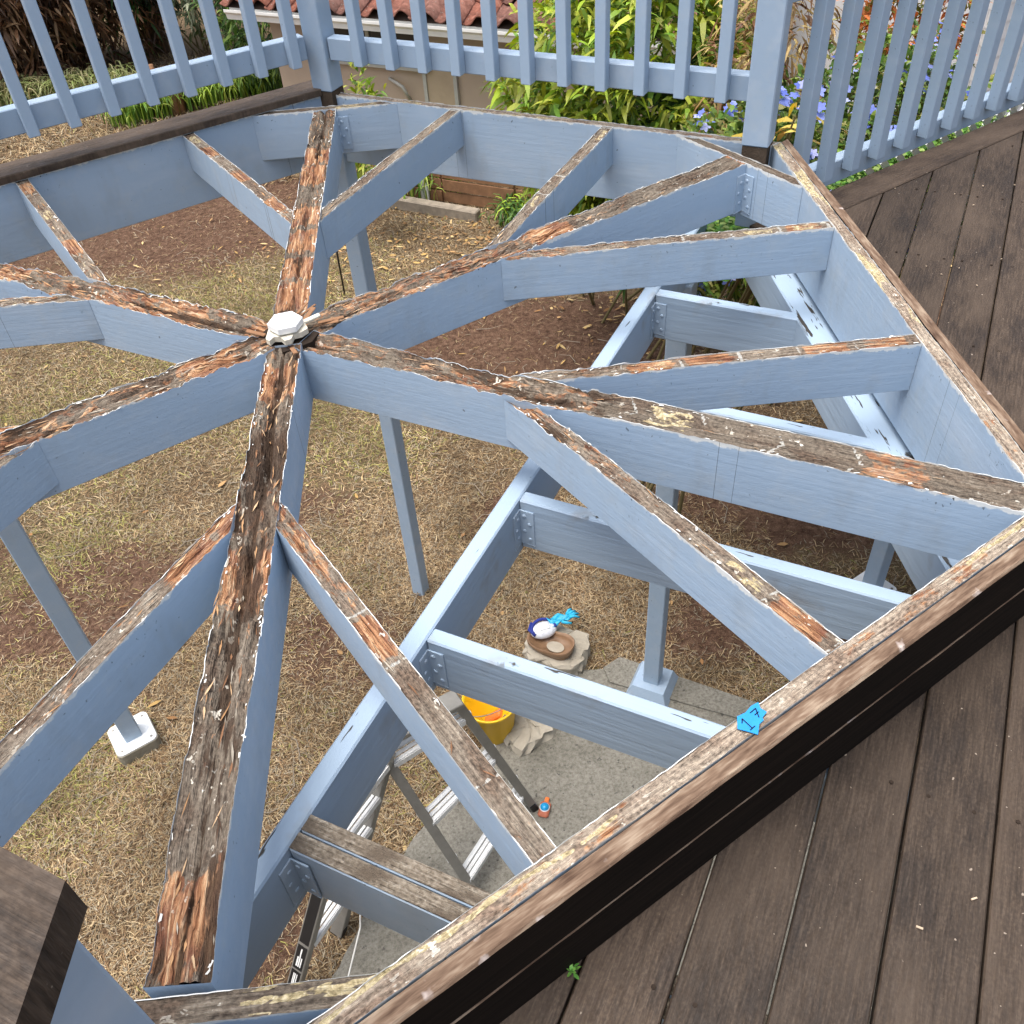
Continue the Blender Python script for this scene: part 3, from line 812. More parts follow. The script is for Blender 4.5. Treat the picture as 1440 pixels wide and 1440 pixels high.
# ------------------------------------------------------------------ railings
def railing(name, mid, c, ts, zbot, ztop, railz, t0, t1, label, toprail=None, bw=.0375, bd=.043):
    """c: front face of the balusters; positions measured along the ccw direction of sector mid"""
    n = Nv(mid); e = empty(name, (n[0] * c, n[1] * c, railz[0]), RAD(mid), label=label, cat='railing', group='railing sections')
    zz = railz[0]
    m = MB(); m.box(bd + .001, bd + .051, t0, t1, 0, railz[1] - zz, None, .003); m.build('bottom_rail', M_PAINT, e)
    first = None
    for t in ts:
        if first is None:
            m = MB(); m.box(0, bd, -bw / 2, bw / 2, zbot - zz, ztop - zz, None, .0025)
            first = m.build('baluster', M_PAINT, e); first.location = (0, t, 0)
        else:
            b = first.copy(); col.objects.link(b); b.parent = e; b.location = (random.uniform(-.001, .001), t, random.uniform(-.003, .003))
            b.rotation_euler = (random.uniform(-.007, .007), 0, random.uniform(-.03, .03))
    if toprail:
        m = MB(); m.box(bd + .001, bd + .039, t0, t1, toprail[0] - zz, toprail[1] - zz, None, .003); m.build('top_rail', M_PAINT, e)
        m = MB(); m.box(.02, .10, t0, t1, toprail[1] - zz + .001, toprail[1] - zz + .03, None, .004)
        m.build('rail_cap', M_PLANK, e)
    return e
railing('railing', 120, 1.449, [.206 - .1368 * k for k in range(-2, 8)], .132, .96, (.138, .221), -.815, .55,
        'blue-grey baluster railing at far left in front of the dark dry hedge', (.88, .97))
railing('railing', 60, 1.449, [.663 - .1355 * k for k in range(0, 11)], .130, .96, (.129, .208), -.79, .815,
        'blue-grey baluster railing in front of the tiled roof and green shrub', (.88, .97))
railing('railing', 120, -.02, [-1.886 - .1388 * k for k in range(0, 24)], -.201, .42, (-.252, -.168), -5.3, -1.755,
        'blue-grey baluster railing along the right walkway, blue flowers behind it', (.405, .49), .042, .045)
# the handrail that runs into the picture at bottom left
e = empty('handrail', (0, 0, .63), 0, label='dark brown handrail with mitred end at the bottom left corner', cat='handrail')
ZC = .68
n12 = Nv(-120); t12 = np.array([math.cos(RAD(150)), math.sin(RAD(150))])
m = MB()
p0 = np.array([.178, -1.768]); p1 = p0 + t12 * 1.8
p2 = p1 + n12 * .15; ee = p0 + np.array([-.012, -.172])
poly = [tuple(p0), tuple(ee), tuple(p2), tuple(p1)]
b = .0035
def inset(pl, d):
    c = np.mean(pl, axis=0); return [tuple(np.array(q) + (c - np.array(q)) / np.linalg.norm(c - np.array(q)) * d) for q in pl]
poly = poly[::-1] if False else poly
vs = [(x, y, ZC - .63 - .038) for x, y in poly] + [(x, y, ZC - .63) for x, y in poly]
fs = [(3, 2, 1, 0), (4, 5, 6, 7)]
for L_ in (0,):
    for i in range(4): fs.append((L_ + i, L_ + (i + 1) % 4, L_ + 4 + (i + 1) % 4, L_ + 4 + i))
m.add(vs, [f_[::-1] for f_ in fs])
M_ = Matrix.Rotation(RAD(-150), 4, 'Z')
m.v = [tuple(M_ @ Vector(v)) for v in m.v]
m.build('rail_cap', M_PLANK, e, rz=RAD(150))
m = MB(); m.bar(tuple(t12 * 0 + n12 * 1.50 + np.array([0, 0])) [:2] + (-.055,), tuple(n12 * 1.50 + t12 * 1.0)[:2] + (-.055,), .038, .085)
m.build('top_rail', M_PAINT, e)

# ------------------------------------------------------------------ cap on the hub
e = empty('post_cap', (.006, -.004, .004), RAD(12), label='white hexagonal cap at the centre where the joists meet', cat='cap')
hexp = lambda r: [(r * math.cos(RAD(60 * k)), r * math.sin(RAD(60 * k))) for k in range(6)]
m = MB()
lay = [(.028, .004), (.028, .014), (.044, .014), (.0445, .016), (.0445, .030), (.043, .0315)]
for r_, z in lay:
    for q in range(6): m.v.append((max(r_, .001) * math.cos(RAD(60 * q)), max(r_, .001) * math.sin(RAD(60 * q)), z))
for i in range(len(lay) - 1):
    for q in range(6): m.f.append((i * 6 + q, i * 6 + (q + 1) % 6, (i + 1) * 6 + (q + 1) % 6, (i + 1) * 6 + q))
m.f.append(tuple(range(30, 36))); m.f.append(tuple(range(6))[::-1])
m.build('cap', M_WHITE, e)
m = MB()
m.prism([(-.056, -.030), (-.048, -.044), (-.036, -.030), (-.020, -.036), (-.012, -.058), (.004, -.055), (.012, -.036), (.032, -.034), (.050, -.020), (.044, .026), (-.04, .03)], -.006, .0085)
m.build('bracket', M_METALW, e)
m = MB(); m.bar((.03, .01, .006), (.088, .022, .014), .014, .008, bev=.002); m.build('arm', M_METALW, e)

# ------------------------------------------------------------------ blue tape with the pencilled mark
tn = Nv(-60); tt = np.array([-tn[1], tn[0]])
e = empty('masking_tape', (.834, -1.271, .002), RAD(30), label='torn piece of blue masking tape with handwriting on the rim', cat='tape')
pl = [(-.034, .004), (-.016, .023), (.002, .020), (.020, .024), (.036, .022), (.030, .010), (.033, -.002), (.018, -.006), (.016, -.011), (.004, -.012), (-.014, -.026), (-.024, -.010)]
pl = [(x * .86, y * .86) for x, y in pl]
m = MB(); m.prism(pl, .0, .0012); m.build('tape', M_TAPE, e)
m = MB()
def stroke(pts):
    for a, b_ in zip(pts[:-1], pts[1:]): m.bar((a[0], a[1], .0018), (b_[0], b_[1], .0018), .0016, .0004)
stroke([(-.017, .006), (-.011, .012), (-.011, -.009)]); stroke([(-.016, -.010), (-.005, -.009)])
stroke([(.006, .012), (.019, .013), (.011, -.002)]); stroke([(.009, .005), (.018, .006)])
m.build('handwriting', M_INK, e)


# ------------------------------------------------------------------ ground
def soil_mask(x, y):
    s = np.zeros_like(x)
    for cx, cy, rx, ry, a in ((-2.7, 7.3, 2.3, 1.1, 1), (.8, 4.3, 1.3, .75, 1), (1.6, 3.6, 1.0, .7, .8), (-2.0, 1.9, .8, .5, .8), (2.8, 2.2, 1.3, .55, .95),
                              (-.5, 1.3, .5, .35, .75), (-.9, 2.6, .6, .3, .6), (1.9, 1.25, .7, .3, .7), (-.75, -.2, .3, .35, .6), (-3.2, 2.3, .7, .5, .8), (.7, 2.3, .5, .3, .55), (3.5, 4.2, 1.2, .7, .7)):
        s = np.maximum(s, a * np.clip(1.55 - np.hypot((x - cx) / rx, (y - cy) / ry), 0, 1))
    s = s + .85 * (fbm(x * 1.5, y * 1.5, 3, 4) - .47) + .35 * (fbm(x * 5, y * 5, 8, 3) - .5)
    return np.clip(s, 0, 1)
def green_mask(x, y):
    g = np.zeros_like(x)
    for cx, cy, r_ in ((-1.5, 5.0, 1.6), (-2.9, 3.6, 1.0), (-2.4, 2.2, .7), (-.9, 3.7, .8), (-1.9, .7, .5), (-.35, 3.2, .5)):
        g = np.maximum(g, np.clip(1.3 - np.hypot(x - cx, y - cy) / r_, 0, 1))
    return np.clip(g * .5 + .35 * (fbm(x * 2.1, y * 2.1, 41, 3) - .5), 0, 1)
gx = np.unique(np.concatenate([np.linspace(-60, -6, 14), np.arange(-6, 6, .08), np.linspace(6, 60, 14)]))
gy = np.unique(np.concatenate([np.linspace(-40, -2, 10), np.arange(-2, 9, .08), np.linspace(9, 80, 16)]))
GX, GY = np.meshgrid(gx, gy, indexing='ij')
GH = GZ + .035 * (fbm(GX * 1.6, GY * 1.6, 9, 4) - .5)
sm = soil_mask(GX, GY); gm = green_mask(GX, GY)
idx = np.arange(GX.size).reshape(GX.shape)
fq = np.stack([idx[:-1, :-1], idx[1:, :-1], idx[1:, 1:], idx[:-1, 1:]], -1).reshape(-1, 4)
g = mesh_obj('ground', np.stack([GX, GY, GH], -1).reshape(-1, 3), [fq], M_GROUND, None, True, cols=np.stack([sm, gm, 0 * sm], -1).reshape(-1, 3), attr='soil')
tag(g, 'dry brown lawn with bare red soil patches below the deck', 'ground', kind='structure')
def gz(x, y): return GZ + .035 * (fbm(np.asarray(x) * 1.6, np.asarray(y) * 1.6, 9, 4) - .5)

# concrete path with a broken edge
path_poly = [(-.40, -.46), (-.22, -.12), (-.03, .165), (.20, .42), (.40, .72), (.60, .99), (.80, 1.02), (1.13, .99), (1.42, .84), (1.70, .68), (2.3, .32), (2.9, -.05), (2.4, -1.0), (1.0, -1.9), (-.6, -1.2)]
fine = []
for (a, b_) in zip(path_poly, path_poly[1:] + path_poly[:1]):
    n_ = max(1, int(math.dist(a, b_) / .05))
    for i in range(n_):
        t = i / n_; fine.append((a[0] + (b_[0] - a[0]) * t + random.uniform(-.009, .009), a[1] + (b_[1] - a[1]) * t + random.uniform(-.009, .009)))
m = MB(); m.prism(fine, GZ - .1, GZ + .035); o = m.build('concrete_path', M_CONC)
tag(o, 'pale aggregate concrete path below the walkway', 'path', kind='structure')
# kerb strip along the far edge of the path
m = MB(); m.prism([(1.0, 1.0), (1.02, .90), (1.70, .56), (2.4, .16), (2.46, .27), (1.74, .68), (1.10, 1.06)], GZ - .06, GZ + .047)
tag(m.build('path_kerb', M_CONC), 'worn concrete kerb along the far edge of the path', 'kerb', kind='structure')

# dry grass
def blades(n, xr, yr, lmin, lmax, wid, tilt, dens, colfn, zoff=.0, seed=1):
    r = np.random.default_rng(seed)
    x = r.uniform(*xr, n * 2); y = r.uniform(*yr, n * 2)
    keep = r.uniform(0, 1, n * 2) < dens(x, y)
    x = x[keep][:n]; y = y[keep][:n]; n = len(x)
    L = r.uniform(lmin, lmax, n); az = r.uniform(0, 2 * PI, n); el = np.abs(r.normal(tilt[0], tilt[1], n))
    z = gz(x, y) + zoff + r.uniform(0, .012, n)
    dx = np.cos(az); dy = np.sin(az)
    w = wid * r.uniform(.6, 1.3, n)
    P = []
    cv = r.normal(0, .22, n)
    for s_, hh in ((0, 0.0), (.55, .62), (1.0, .75)):
        a2 = az + cv * s_
        cx = x + np.cos(a2) * L * np.cos(el) * s_; cy = y + np.sin(a2) * L * np.cos(el) * s_; cz = z + L * np.sin(el) * hh
        ww = w * (1.0 if s_ < 1 else .25)
        P.append(np.stack([cx - dy * ww, cy + dx * ww, cz], -1)); P.append(np.stack([cx + dy * ww, cy - dx * ww, cz + ww * .4], -1))
    V = np.stack(P, 1).reshape(-1, 3)
    b = np.arange(n) * 6
    F = np.concatenate([np.stack([b, b + 1, b + 3, b + 2], -1), np.stack([b + 2, b + 3, b + 5, b + 4], -1)])
    c = np.repeat(colfn(x, y, r, n), 6, axis=0)
    return V, F, c
def off_path(x, y):
    # inside test against the path outline
    px = np.array([p[0] for p in path_poly]); py = np.array([p[1] for p in path_poly]); ins = np.zeros(len(x), bool)
    j = len(px) - 1
    for i in range(len(px)):
        cnd = ((py[i] > y) != (py[j] > y)) & (x < (px[j] - px[i]) * (y - py[i]) / (py[j] - py[i] + 1e-9) + px[i])
        ins ^= cnd; j = i
    return ~ins
def straw(x, y, r, n):
    base = np.array([[.29, .20, .105], [.41, .315, .185], [.19, .12, .065], [.27, .23, .165], [.11, .068, .038]])[r.integers(0, 5, n)]
    gr = np.array([[.26, .25, .07], [.34, .31, .10], [.20, .21, .06]])[r.integers(0, 3, n)]
    gmk = (r.uniform(0, 1, n) < green_mask(x, y) * .6)[:, None]
    tone = (.66 + 1.0 * fbm(x * 3.2, y * 3.2, 77, 3))[:, None]     # tufts differ in how bleached they are
    return np.where(gmk, gr, base) * r.uniform(.7, 1.15, (n, 1)) * tone
dn = lambda x, y: np.clip(1.05 - 1.25 * soil_mask(x, y), .06, 1) * off_path(x, y)
V1, F1, c1 = blades(250000, (-4.2, 4.4), (-1.2, 8.2), .018, .07, .0018, (.18, .28), dn, straw, seed=2)
V2, F2, c2 = blades(120000, (-2.4, 2.2), (-.9, 2.6), .015, .055, .0013, (.2, .3), dn, straw, seed=3)
V3, F3, c3 = blades(16000, (-4, .4), (1.5, 7), .06, .13, .0018, (.8, .3), lambda x, y: np.clip(green_mask(x, y) - .25, 0, 1), straw, seed=4)
V4, F4, c4 = blades(30000, (-7, -.5), (8, 13), .06, .16, .004, (.3, .3), lambda x, y: np.full_like(x, .9), straw, seed=6)
V = np.concatenate([V1, V2, V3, V4]); F = np.concatenate([F1, F2 + len(V1), F3 + len(V1) + len(V2), F4 + len(V1) + len(V2) + len(V3)])
o = mesh_obj('dry_grass', V, [F], M_STRAW, None, False, cols=np.concatenate([c1, c2, c3, c4]))
tag(o, 'dry straw-coloured grass covering the yard', 'grass', kind='stuff')

def leaves(P, Dr, Nn, L, W, C, droop=.25):
    """lance-shaped leaves: P base, Dr direction, Nn normal"""
    n = len(P)
    Dr = Dr / np.linalg.norm(Dr, axis=1, keepdims=True)
    S = np.cross(Dr, Nn); S /= (np.linalg.norm(S, axis=1, keepdims=True) + 1e-9)
    L = L[:, None]; W = W[:, None]; dz = np.array([[0, 0, -1.0]])
    a = P; m1 = P + Dr * L * .33 + dz * L * droop * .10; m2 = P + Dr * L * .70 + dz * L * droop * .45; tp = P + Dr * L + dz * L * droop
    V = np.stack([a, m1 - S * W, m1 + S * W, m2 - S * W * .75, m2 + S * W * .75, tp], 1).reshape(-1, 3)
    b = np.arange(n) * 6
    T = np.concatenate([np.stack([b, b + 2, b + 1], -1), np.stack([b + 3, b + 4, b + 5], -1)])
    Q = np.stack([b + 1, b + 2, b + 4, b + 3], -1)
    return V, [T, Q], np.repeat(C, 6, axis=0)

def pick(r, pal, n, var=(.7, 1.25)):
    pal = np.array(pal); return pal[r.integers(0, len(pal), n)] * r.uniform(*var, (n, 1))

# fallen leaves
r = np.random.default_rng(21)
n = 2600
lx = np.concatenate([r.normal(2.6, .7, 900), r.normal(.3, 1.0, 500), r.uniform(-4, 4, 220)]); ly = np.concatenate([r.normal(4.9, .7, 900), r.normal(6.2, .4, 500), r.uniform(-.5, 8, 220)])
ok = off_path(lx, ly); lx = lx[ok]; ly = ly[ok]; n = len(lx)
P = np.stack([lx, ly, gz(lx, ly) + r.uniform(.012, .03, n)], -1)
az = r.uniform(0, 2 * PI, n); Dr = np.stack([np.cos(az), np.sin(az), r.uniform(-.1, .25, n)], -1)
V, Fg, c = leaves(P, Dr, np.tile([[0, 0, 1.]], (n, 1)) + r.normal(0, .25, (n, 3)), r.uniform(.025, .10, n), r.uniform(.005, .014, n), pick(r, [(.42, .27, .10), (.50, .36, .17), (.26, .14, .06), (.36, .22, .10)], n), .1)
o = mesh_obj('leaf_litter', V, Fg, M_STRAW, cols=c)
tag(o, 'dry fallen leaves scattered over the yard', 'leaves', kind='stuff')
# a few twigs
m = MB()
for i in range(260):
    x = random.uniform(-4, 4); y = random.uniform(-.6, 7.5)
    if not off_path(np.array([x]), np.array([y]))[0]: continue
    a = random.uniform(0, 6.28); L = random.uniform(.08, .30); z = float(gz(x, y)) + .018
    m.tube([(x, y, z), (x + math.cos(a) * L * .5, y + math.sin(a) * L * .5, z + .012), (x + math.cos(a + .4) * L, y + math.sin(a + .4) * L, z)], [.003, .0025, .0012], 4, False)
tag(m.build('fallen_twigs', M_TIMBER), 'thin grey twigs lying on the dry lawn', 'twigs', kind='stuff')

# ------------------------------------------------------------------ ladder
lad = empty('step_ladder', (.1, -.1, GZ + .035), 0, label='open aluminium step ladder on the path below the frame', cat='ladder')
LO = Vector((.1, -.1, GZ + .035))
def L3(p): return tuple(Vector(p) - LO)
A1t, A1b = Vector((-.074, .039, -1.90)), Vector((.241, -.187, -2.862)); A2t, A2b = Vector((.249, .199, -1.90)), Vector((.530, .235, -2.862))
B1t, B1b = Vector((-.195, -.225, -1.92)), Vector((-.575, -.525, -2.885)); B2t, B2b = Vector((-.030, .005, -1.92)), Vector((-.39, -.26, -2.885))
def rail(a, b, mat, holes=True, wide=.062, thick=.042, side=(0, 0, 1)):
    m = MB(); m.bar(L3(a), L3(b), wide, thick, up=side, bev=.003); o = m.build('side_rail', mat, lad)
    return o
across = (A2t - A1t).normalized(); acb = (B2t - B1t).normalized()
nA = (A1b - A1t).cross(across).normalized()
for a, b_ in ((A1t, A1b), (A2t, A2b)):
    ra = rail(a, b_, M_ALUD, side=tuple(across))
    for q in (.12, .42, .72):
        p = a + (b_ - a) * q
        h = MB()
        for sg in (1, -1):
            Mh = Matrix.Translation(Vector(L3(p)) + across * (.0215 * sg)) @ across.to_track_quat('Z', 'Y').to_matrix().to_4x4()
            h.lathe([(.011, -.001), (.011, .002), (.006, .002), (.006, .0015)], 10, (0, 0, 0), Mh)
        h.build('rivet', M_ALU, ra)
    f_ = MB(); f_.bar(L3(b_ + (a - b_).normalized() * .05), L3(b_ + (b_ - a).normalized() * .012), .07, .034, up=tuple(across), bev=.004); f_.build('rubber_foot', M_BLACK, lad)
for a, b_ in ((B1t, B1b), (B2t, B2b)):
    rail(a, b_, M_ALUD, side=tuple(acb), wide=.060)
    f_ = MB(); f_.bar(L3(b_ + (a - b_).normalized() * .05), L3(b_ + (b_ - a).normalized() * .012), .065, .034, up=tuple(acb), bev=.004); f_.build('rubber_foot', M_BLACK, lad)
def steps(at, ab, bt, bb, fr, wid, mat):
    d = (ab - at).normalized(); ac = (bt - at).normalized(); outw = d.cross(ac).normalized()
    hor = Vector((0, 0, 1)).cross(ac).normalized()
    for q in fr:
        a = at + (ab - at) * q; b_ = bt + (bb - bt) * q
        m = MB()
        for k in (-1, 0, 1):      # ribbed tread
            m.bar(L3(a + ac * .014 + hor * k * wid * .33), L3(b_ - ac * .014 + hor * k * wid * .33), wid * .24, .010 if k else .006, bev=.0015)
        m.bar(L3(a + ac * .014 + hor * wid * .5 - Vector((0, 0, .012))), L3(b_ - ac * .014 + hor * wid * .5 - Vector((0, 0, .012))), .003, .03)
        m.bar(L3(a + ac * .014 - hor * wid * .5 - Vector((0, 0, .012))), L3(b_ - ac * .014 - hor * wid * .5 - Vector((0, 0, .012))), .003, .03)
        m.build('step', mat, lad)
steps(A1t, A1b, A2t, A2b, (.10, .46, .84), .075, M_ALU)
steps(B1t, B1b, B2t, B2b, (.04, .20, .36, .68), .06, M_ALU)
m = MB(); m.bar(L3(A1t - across * .02), L3(A2t + across * .02), .09, .03, bev=.004); m.build('top_plate', M_ALUD, lad)
m = MB(); m.bar(L3(A1t + across * .02 + Vector((0, 0, .018))), L3(A1t + across * .10 + Vector((0, 0, .018))), .05, .008, bev=.002); m.build('blue_latch', M_CYAN, lad)
# printed label on the outer rail
d = (B1b - B1t).normalized()
ax_s = d.cross(acb).normalized(); ax_n = ax_s.cross(d).normalized()     # the two cross axes of the rail
view = (CAM - (B1t + B1b) / 2).normalized()
nn, half, lw = max(((ax_n, .021, .046), (-ax_n, .021, .046), (ax_s, .030, .036), (-ax_s, .030, .036)), key=lambda q: q[0].dot(view))
side = d.cross(nn).normalized()
def decal(name, q0, q1, w, mat, lift, off=0.0):
    a = B1t + (B1b - B1t) * q0 + nn * (half + .0008 + lift) + side * off; b_ = B1t + (B1b - B1t) * q1 + nn * (half + .0008 + lift) + side * off
    m = MB(); m.bar(L3(a), L3(b_), w, .0006, up=tuple(nn)); return m.build(name, mat, lad)
up_ = Vector((0, 0, 1)) + Vector((0, -.6, 0))
M_LABELW = simple('label_white', (.75, .75, .72), .6, .3, .1, 30)
decal('warning_label', .40, .66, lw, M_BLACK, .0004)
decal('warning_label', .675, .80, lw, M_BLACK, .0004)
decal('warning_label', .81, .985, lw, M_BLACK, .0004)
for q0, q1, o_, w_ in ((.690, .735, 0, .006), (.735, .785, .008, .007), (.735, .785, -.001, .006), (.735, .785, -.010, .005), (.825, .885, .008, .004), (.825, .885, .001, .006), (.825, .885, -.008, .004), (.892, .906, 0, .026), (.915, .97, .005, .005), (.915, .97, -.005, .007)):
    decal('label_print', q0, q1, w_, M_LABELW, .0010, o_)
# a pale cord that hangs from the ladder
m = MB(); m.tube([L3((-.15, -.30, -2.05)), L3((-.22, -.42, -2.5)), L3((-.36, -.60, -2.86))], .004, 5)
m.build('cord', M_WHITEWOOD, lad)

# ------------------------------------------------------------------ small things on the path and lawn
# bucket
e = empty('bucket', (.375, .70, GZ + .020), RAD(20), label='yellow plastic bucket behind the ladder', cat='bucket')
m = MB(); m.lathe([(.10, 0), (.105, .004), (.132, .25), (.140, .25), (.142, .268), (.136, .27), (.128, .262), (.100, .012), (.0, .010)], 36, close=False); m.build('body', M_YEL, e, True)
m = MB(); m.tube([(.142 * math.cos(a), .142 * math.sin(a) * .35 - .11 * math.sin(a), .25 - .11 * math.sin(a) * .2) for a in np.linspace(0, PI, 14)], .003, 6); m.build('handle', M_ALUD, e, True)
m = MB(); m.bar((-.03, .02, .06), (.045, -.02, .15), .05, .03, bev=.008); m.build('orange_rag', M_ORANGE, e)
# stone block
def rough_block(name, c, size, rz, mat, parent=None, seed=1, bevel=.02, jit=.017):
    r = random.Random(seed); m = MB(); sx, sy, sz = size; nx, ny = 9, 7; top = []; mid_ = []; bot = []
    ring = []
    N = 28
    for k in range(N):
        a = 2 * PI * k / N; ca, sa = math.cos(a), math.sin(a)
        q = 1 / max(abs(ca) ** 6 + abs(sa) ** 6, 1e-6) ** (1 / 6)
        ring.append((ca * q, sa * q))
    lays = [(1.0, 0), (1.02, sz * .5), (1.0, sz - bevel), (.95, sz - bevel * .2), (.6, sz + r.uniform(-.004, .004)), (.25, sz + r.uniform(-.004, .004))]
    for s_, z in lays:
        for x, y in ring: m.v.append((x * sx * s_ + r.uniform(-jit, jit), y * sy * s_ + r.uniform(-jit, jit), z + r.uniform(-jit, jit) * .35))
    for i in range(len(lays) - 1):
        for k in range(N): m.f.append((i * N + k, i * N + (k + 1) % N, (i + 1) * N + (k + 1) % N, (i + 1) * N + k))
    m.f.append(tuple((len(lays) - 1) * N + k for k in range(N)))
    return m.build(name, mat, parent, False, loc=c, rz=rz)
tag(rough_block('stone_block', (.765, 1.135, GZ - .01), (.165, .135, 0.13), RAD(-28), M_STONE, seed=4), 'rough pale stone block at the edge of the path under a brown dish', 'stone')
tag(rough_block('edging_stone', (.56, .66, GZ - .02), (.13, .10, .11), RAD(38), M_STONE, seed=9), 'flat pale stone beside the yellow bucket', 'stone')
# brown dish: a waisted shallow tray with a raised lip
e = empty('clay_dish', (.735, 1.115, GZ + .122), RAD(-32), label='brown waisted clay dish lying on the pale stone block', cat='dish')
m = MB(); N = 40; prof = [(.2, .008), (.78, .010), (.90, .030), (.97, .052), (1.0, .050), (1.0, .03), (.9, .0), (.0, -.001)]
for s_, z in prof:
    for k in range(N):
        a = 2 * PI * k / N; rr = .105 * (1 + .22 * math.cos(2 * a) - .10 * math.cos(a) ** 2 * math.cos(3 * a)); s2 = max(s_, .001)
        m.v.append((rr * 1.08 * math.cos(a) * s2, rr * .92 * math.sin(a) * s2, z + (.016 * math.cos(a) if s_ > .9 else 0)))
for i in range(len(prof) - 1):
    for k in range(N): m.f.append((i * N + k, i * N + (k + 1) % N, (i + 1) * N + (k + 1) % N, (i + 1) * N + k))
m.f.append(tuple(range(N)))
m.build('tray', M_DISH, e, True)
m = MB(); m.prism([(.05 * math.cos(q * PI / 9) + .02, .036 * math.sin(q * PI / 9)) for q in range(18)], .0125, .0145); m.build('dried_mud', M_STONE, e)
# silver and navy face mask shape
e = empty('face_mask', (.700, 1.205, GZ + .185), RAD(15), label='silver-grey rounded mask with navy edging on the brown dish', cat='mask')
m = MB(); m.lathe([(.060, -.035), (.066, -.015), (.062, .010), (.048, .030), (.026, .042), (.001, .046)], 22); m.v = [(x * 1.15, y * .85, z * .55 - .012) for x, y, z in m.v]; m.build('shell', M_SILVER, e, True)
m = MB(); m.tube([(.064 * math.cos(a) * 1.05, .055 * math.sin(a), -.002 + .012 * math.sin(a) ** 2) for a in np.linspace(-.3, PI + .3, 16)], .009, 7); m.build('strap', M_NAVY, e, True)
m = MB(); m.box(-.030, .030, -.024, .024, .008, .017, None, .004); m.build('panel', M_WHITE, e)
m = MB(); m.tube([(-.060, -.03, -.005), (-.078, .02, -.002), (-.050, .055, .004)], .009, 7); m.build('strap', M_NAVY, e, True)
# cyan glove
e = empty('rubber_glove', (.790, 1.255, GZ + .165), RAD(25), label='crumpled bright cyan rubber glove beside the mask', cat='glove')
m = MB(); vs = []; nx, ny = 12, 6
for i in range(nx + 1):
    for j in range(ny + 1):
        u = i / nx; v = j / ny - .5
        vs.append((-.06 + .13 * u, v * (.07 - .03 * u), .03 + .014 * math.sin(u * 9 + v * 6) + .008 * math.cos(v * 14) - .02 * u))
top = len(vs); vs += [(x, y, z - .006) for x, y, z in vs]
I = lambda i, j, o=0: i * (ny + 1) + j + o
fs = [(I(i, j), I(i + 1, j), I(i + 1, j + 1), I(i, j + 1)) for i in range(nx) for j in range(ny)] + [(I(i, j + 1, top), I(i + 1, j + 1, top), I(i + 1, j, top), I(i, j, top)) for i in range(nx) for j in range(ny)]
for i in range(nx): fs += [(I(i + 1, 0), I(i, 0), I(i, 0, top), I(i + 1, 0, top)), (I(i, ny), I(i + 1, ny), I(i + 1, ny, top), I(i, ny, top))]
for j in range(ny): fs += [(I(0, j), I(0, j + 1), I(0, j + 1, top), I(0, j, top)), (I(nx, j + 1), I(nx, j), I(nx, j, top), I(nx, j + 1, top))]
m.add(vs, fs); m.build('palm', M_CYAN, e, True)
for q, (yy, L) in enumerate(((-.022, .05), (-.008, .06), (.007, .055), (.021, .045))):
    m = MB(); m.tube([(.06, yy * .7, .012), (.06 + L * .5, yy * 1.2, .022), (.06 + L, yy * 1.7, .006)], [.0085, .008, .006], 8); m.build('finger', M_CYAN, e, True)
m = MB(); m.tube([(.0, -.03, .03), (.02, -.052, .03), (.045, -.062, .02)], [.009, .0085, .006], 8); m.build('thumb', M_CYAN, e, True)
# small toy-like gadget on the path
e = empty('plastic_toy', (.588, .206, GZ + .036), RAD(70), label='small blue and orange plastic toy lying on the concrete', cat='toy')
m = MB(); m.box(-.045, .035, -.026, .026, 0, .022, None, .008); m.build('body', simple('toy_orange_red', (.42, .13, .07), .5, .4, .2, 20), e)
m = MB(); m.lathe([(.020, .022), (.021, .030), (.014, .038), (.001, .040)], 18); m.build('button', simple('toy_blue', (.01, .30, .62), .3, .5, .1, 20), e, True)
m = MB(); m.lathe([(.024, .0205), (.025, .024), (.021, .026)], 18, close=False); m.build('ring', M_WHITE, e, True)
m = MB(); m.box(.030, .062, -.011, .011, .003, .017, None, .005); m.build('tail', M_ORANGE, e)
# black clip on the lawn
e = empty('black_clip', (-.655, -.11, GZ + .018), RAD(35), label='small black plastic clip lying on the grass below the beam', cat='clip')
m = MB(); m.tube([(.03 * math.cos(a), .022 * math.sin(a), .012) for a in np.linspace(0, 5.4, 14)], .009, 7); m.build('loop', M_BLACK, e, True)
m = MB(); m.bar((-.03, -.01, .01), (-.085, -.035, .012), .02, .016, bev=.004); m.build('jaw', M_BLACK, e)
m = MB(); m.bar((.02, .02, .012), (.05, .05, .02), .012, .012, bev=.003); m.build('lever', M_ALU, e)
# little weed between the walkway planks
e = empty('weed_sprout', (.520, -1.512, ZW), 0, label='tiny green weed sprouting between the walkway planks', cat='weed')
r = np.random.default_rng(5); n = 16
az = r.uniform(0, 6.28, n); P = np.stack([r.normal(0, .003, n), r.normal(0, .003, n), r.uniform(0, .014, n)], -1)
V, Fg, c = leaves(P, np.stack([np.cos(az), np.sin(az), r.uniform(.2, .9, n)], -1), np.tile([[0, 0, 1.]], (n, 1)) + r.normal(0, .2, (n, 3)), r.uniform(.007, .015, n), r.uniform(.0018, .0032, n), pick(r, [(.10, .30, .05), (.16, .36, .07)], n), .1)
mesh_obj('leaf_cluster', V, Fg, M_LEAF, e, cols=c)
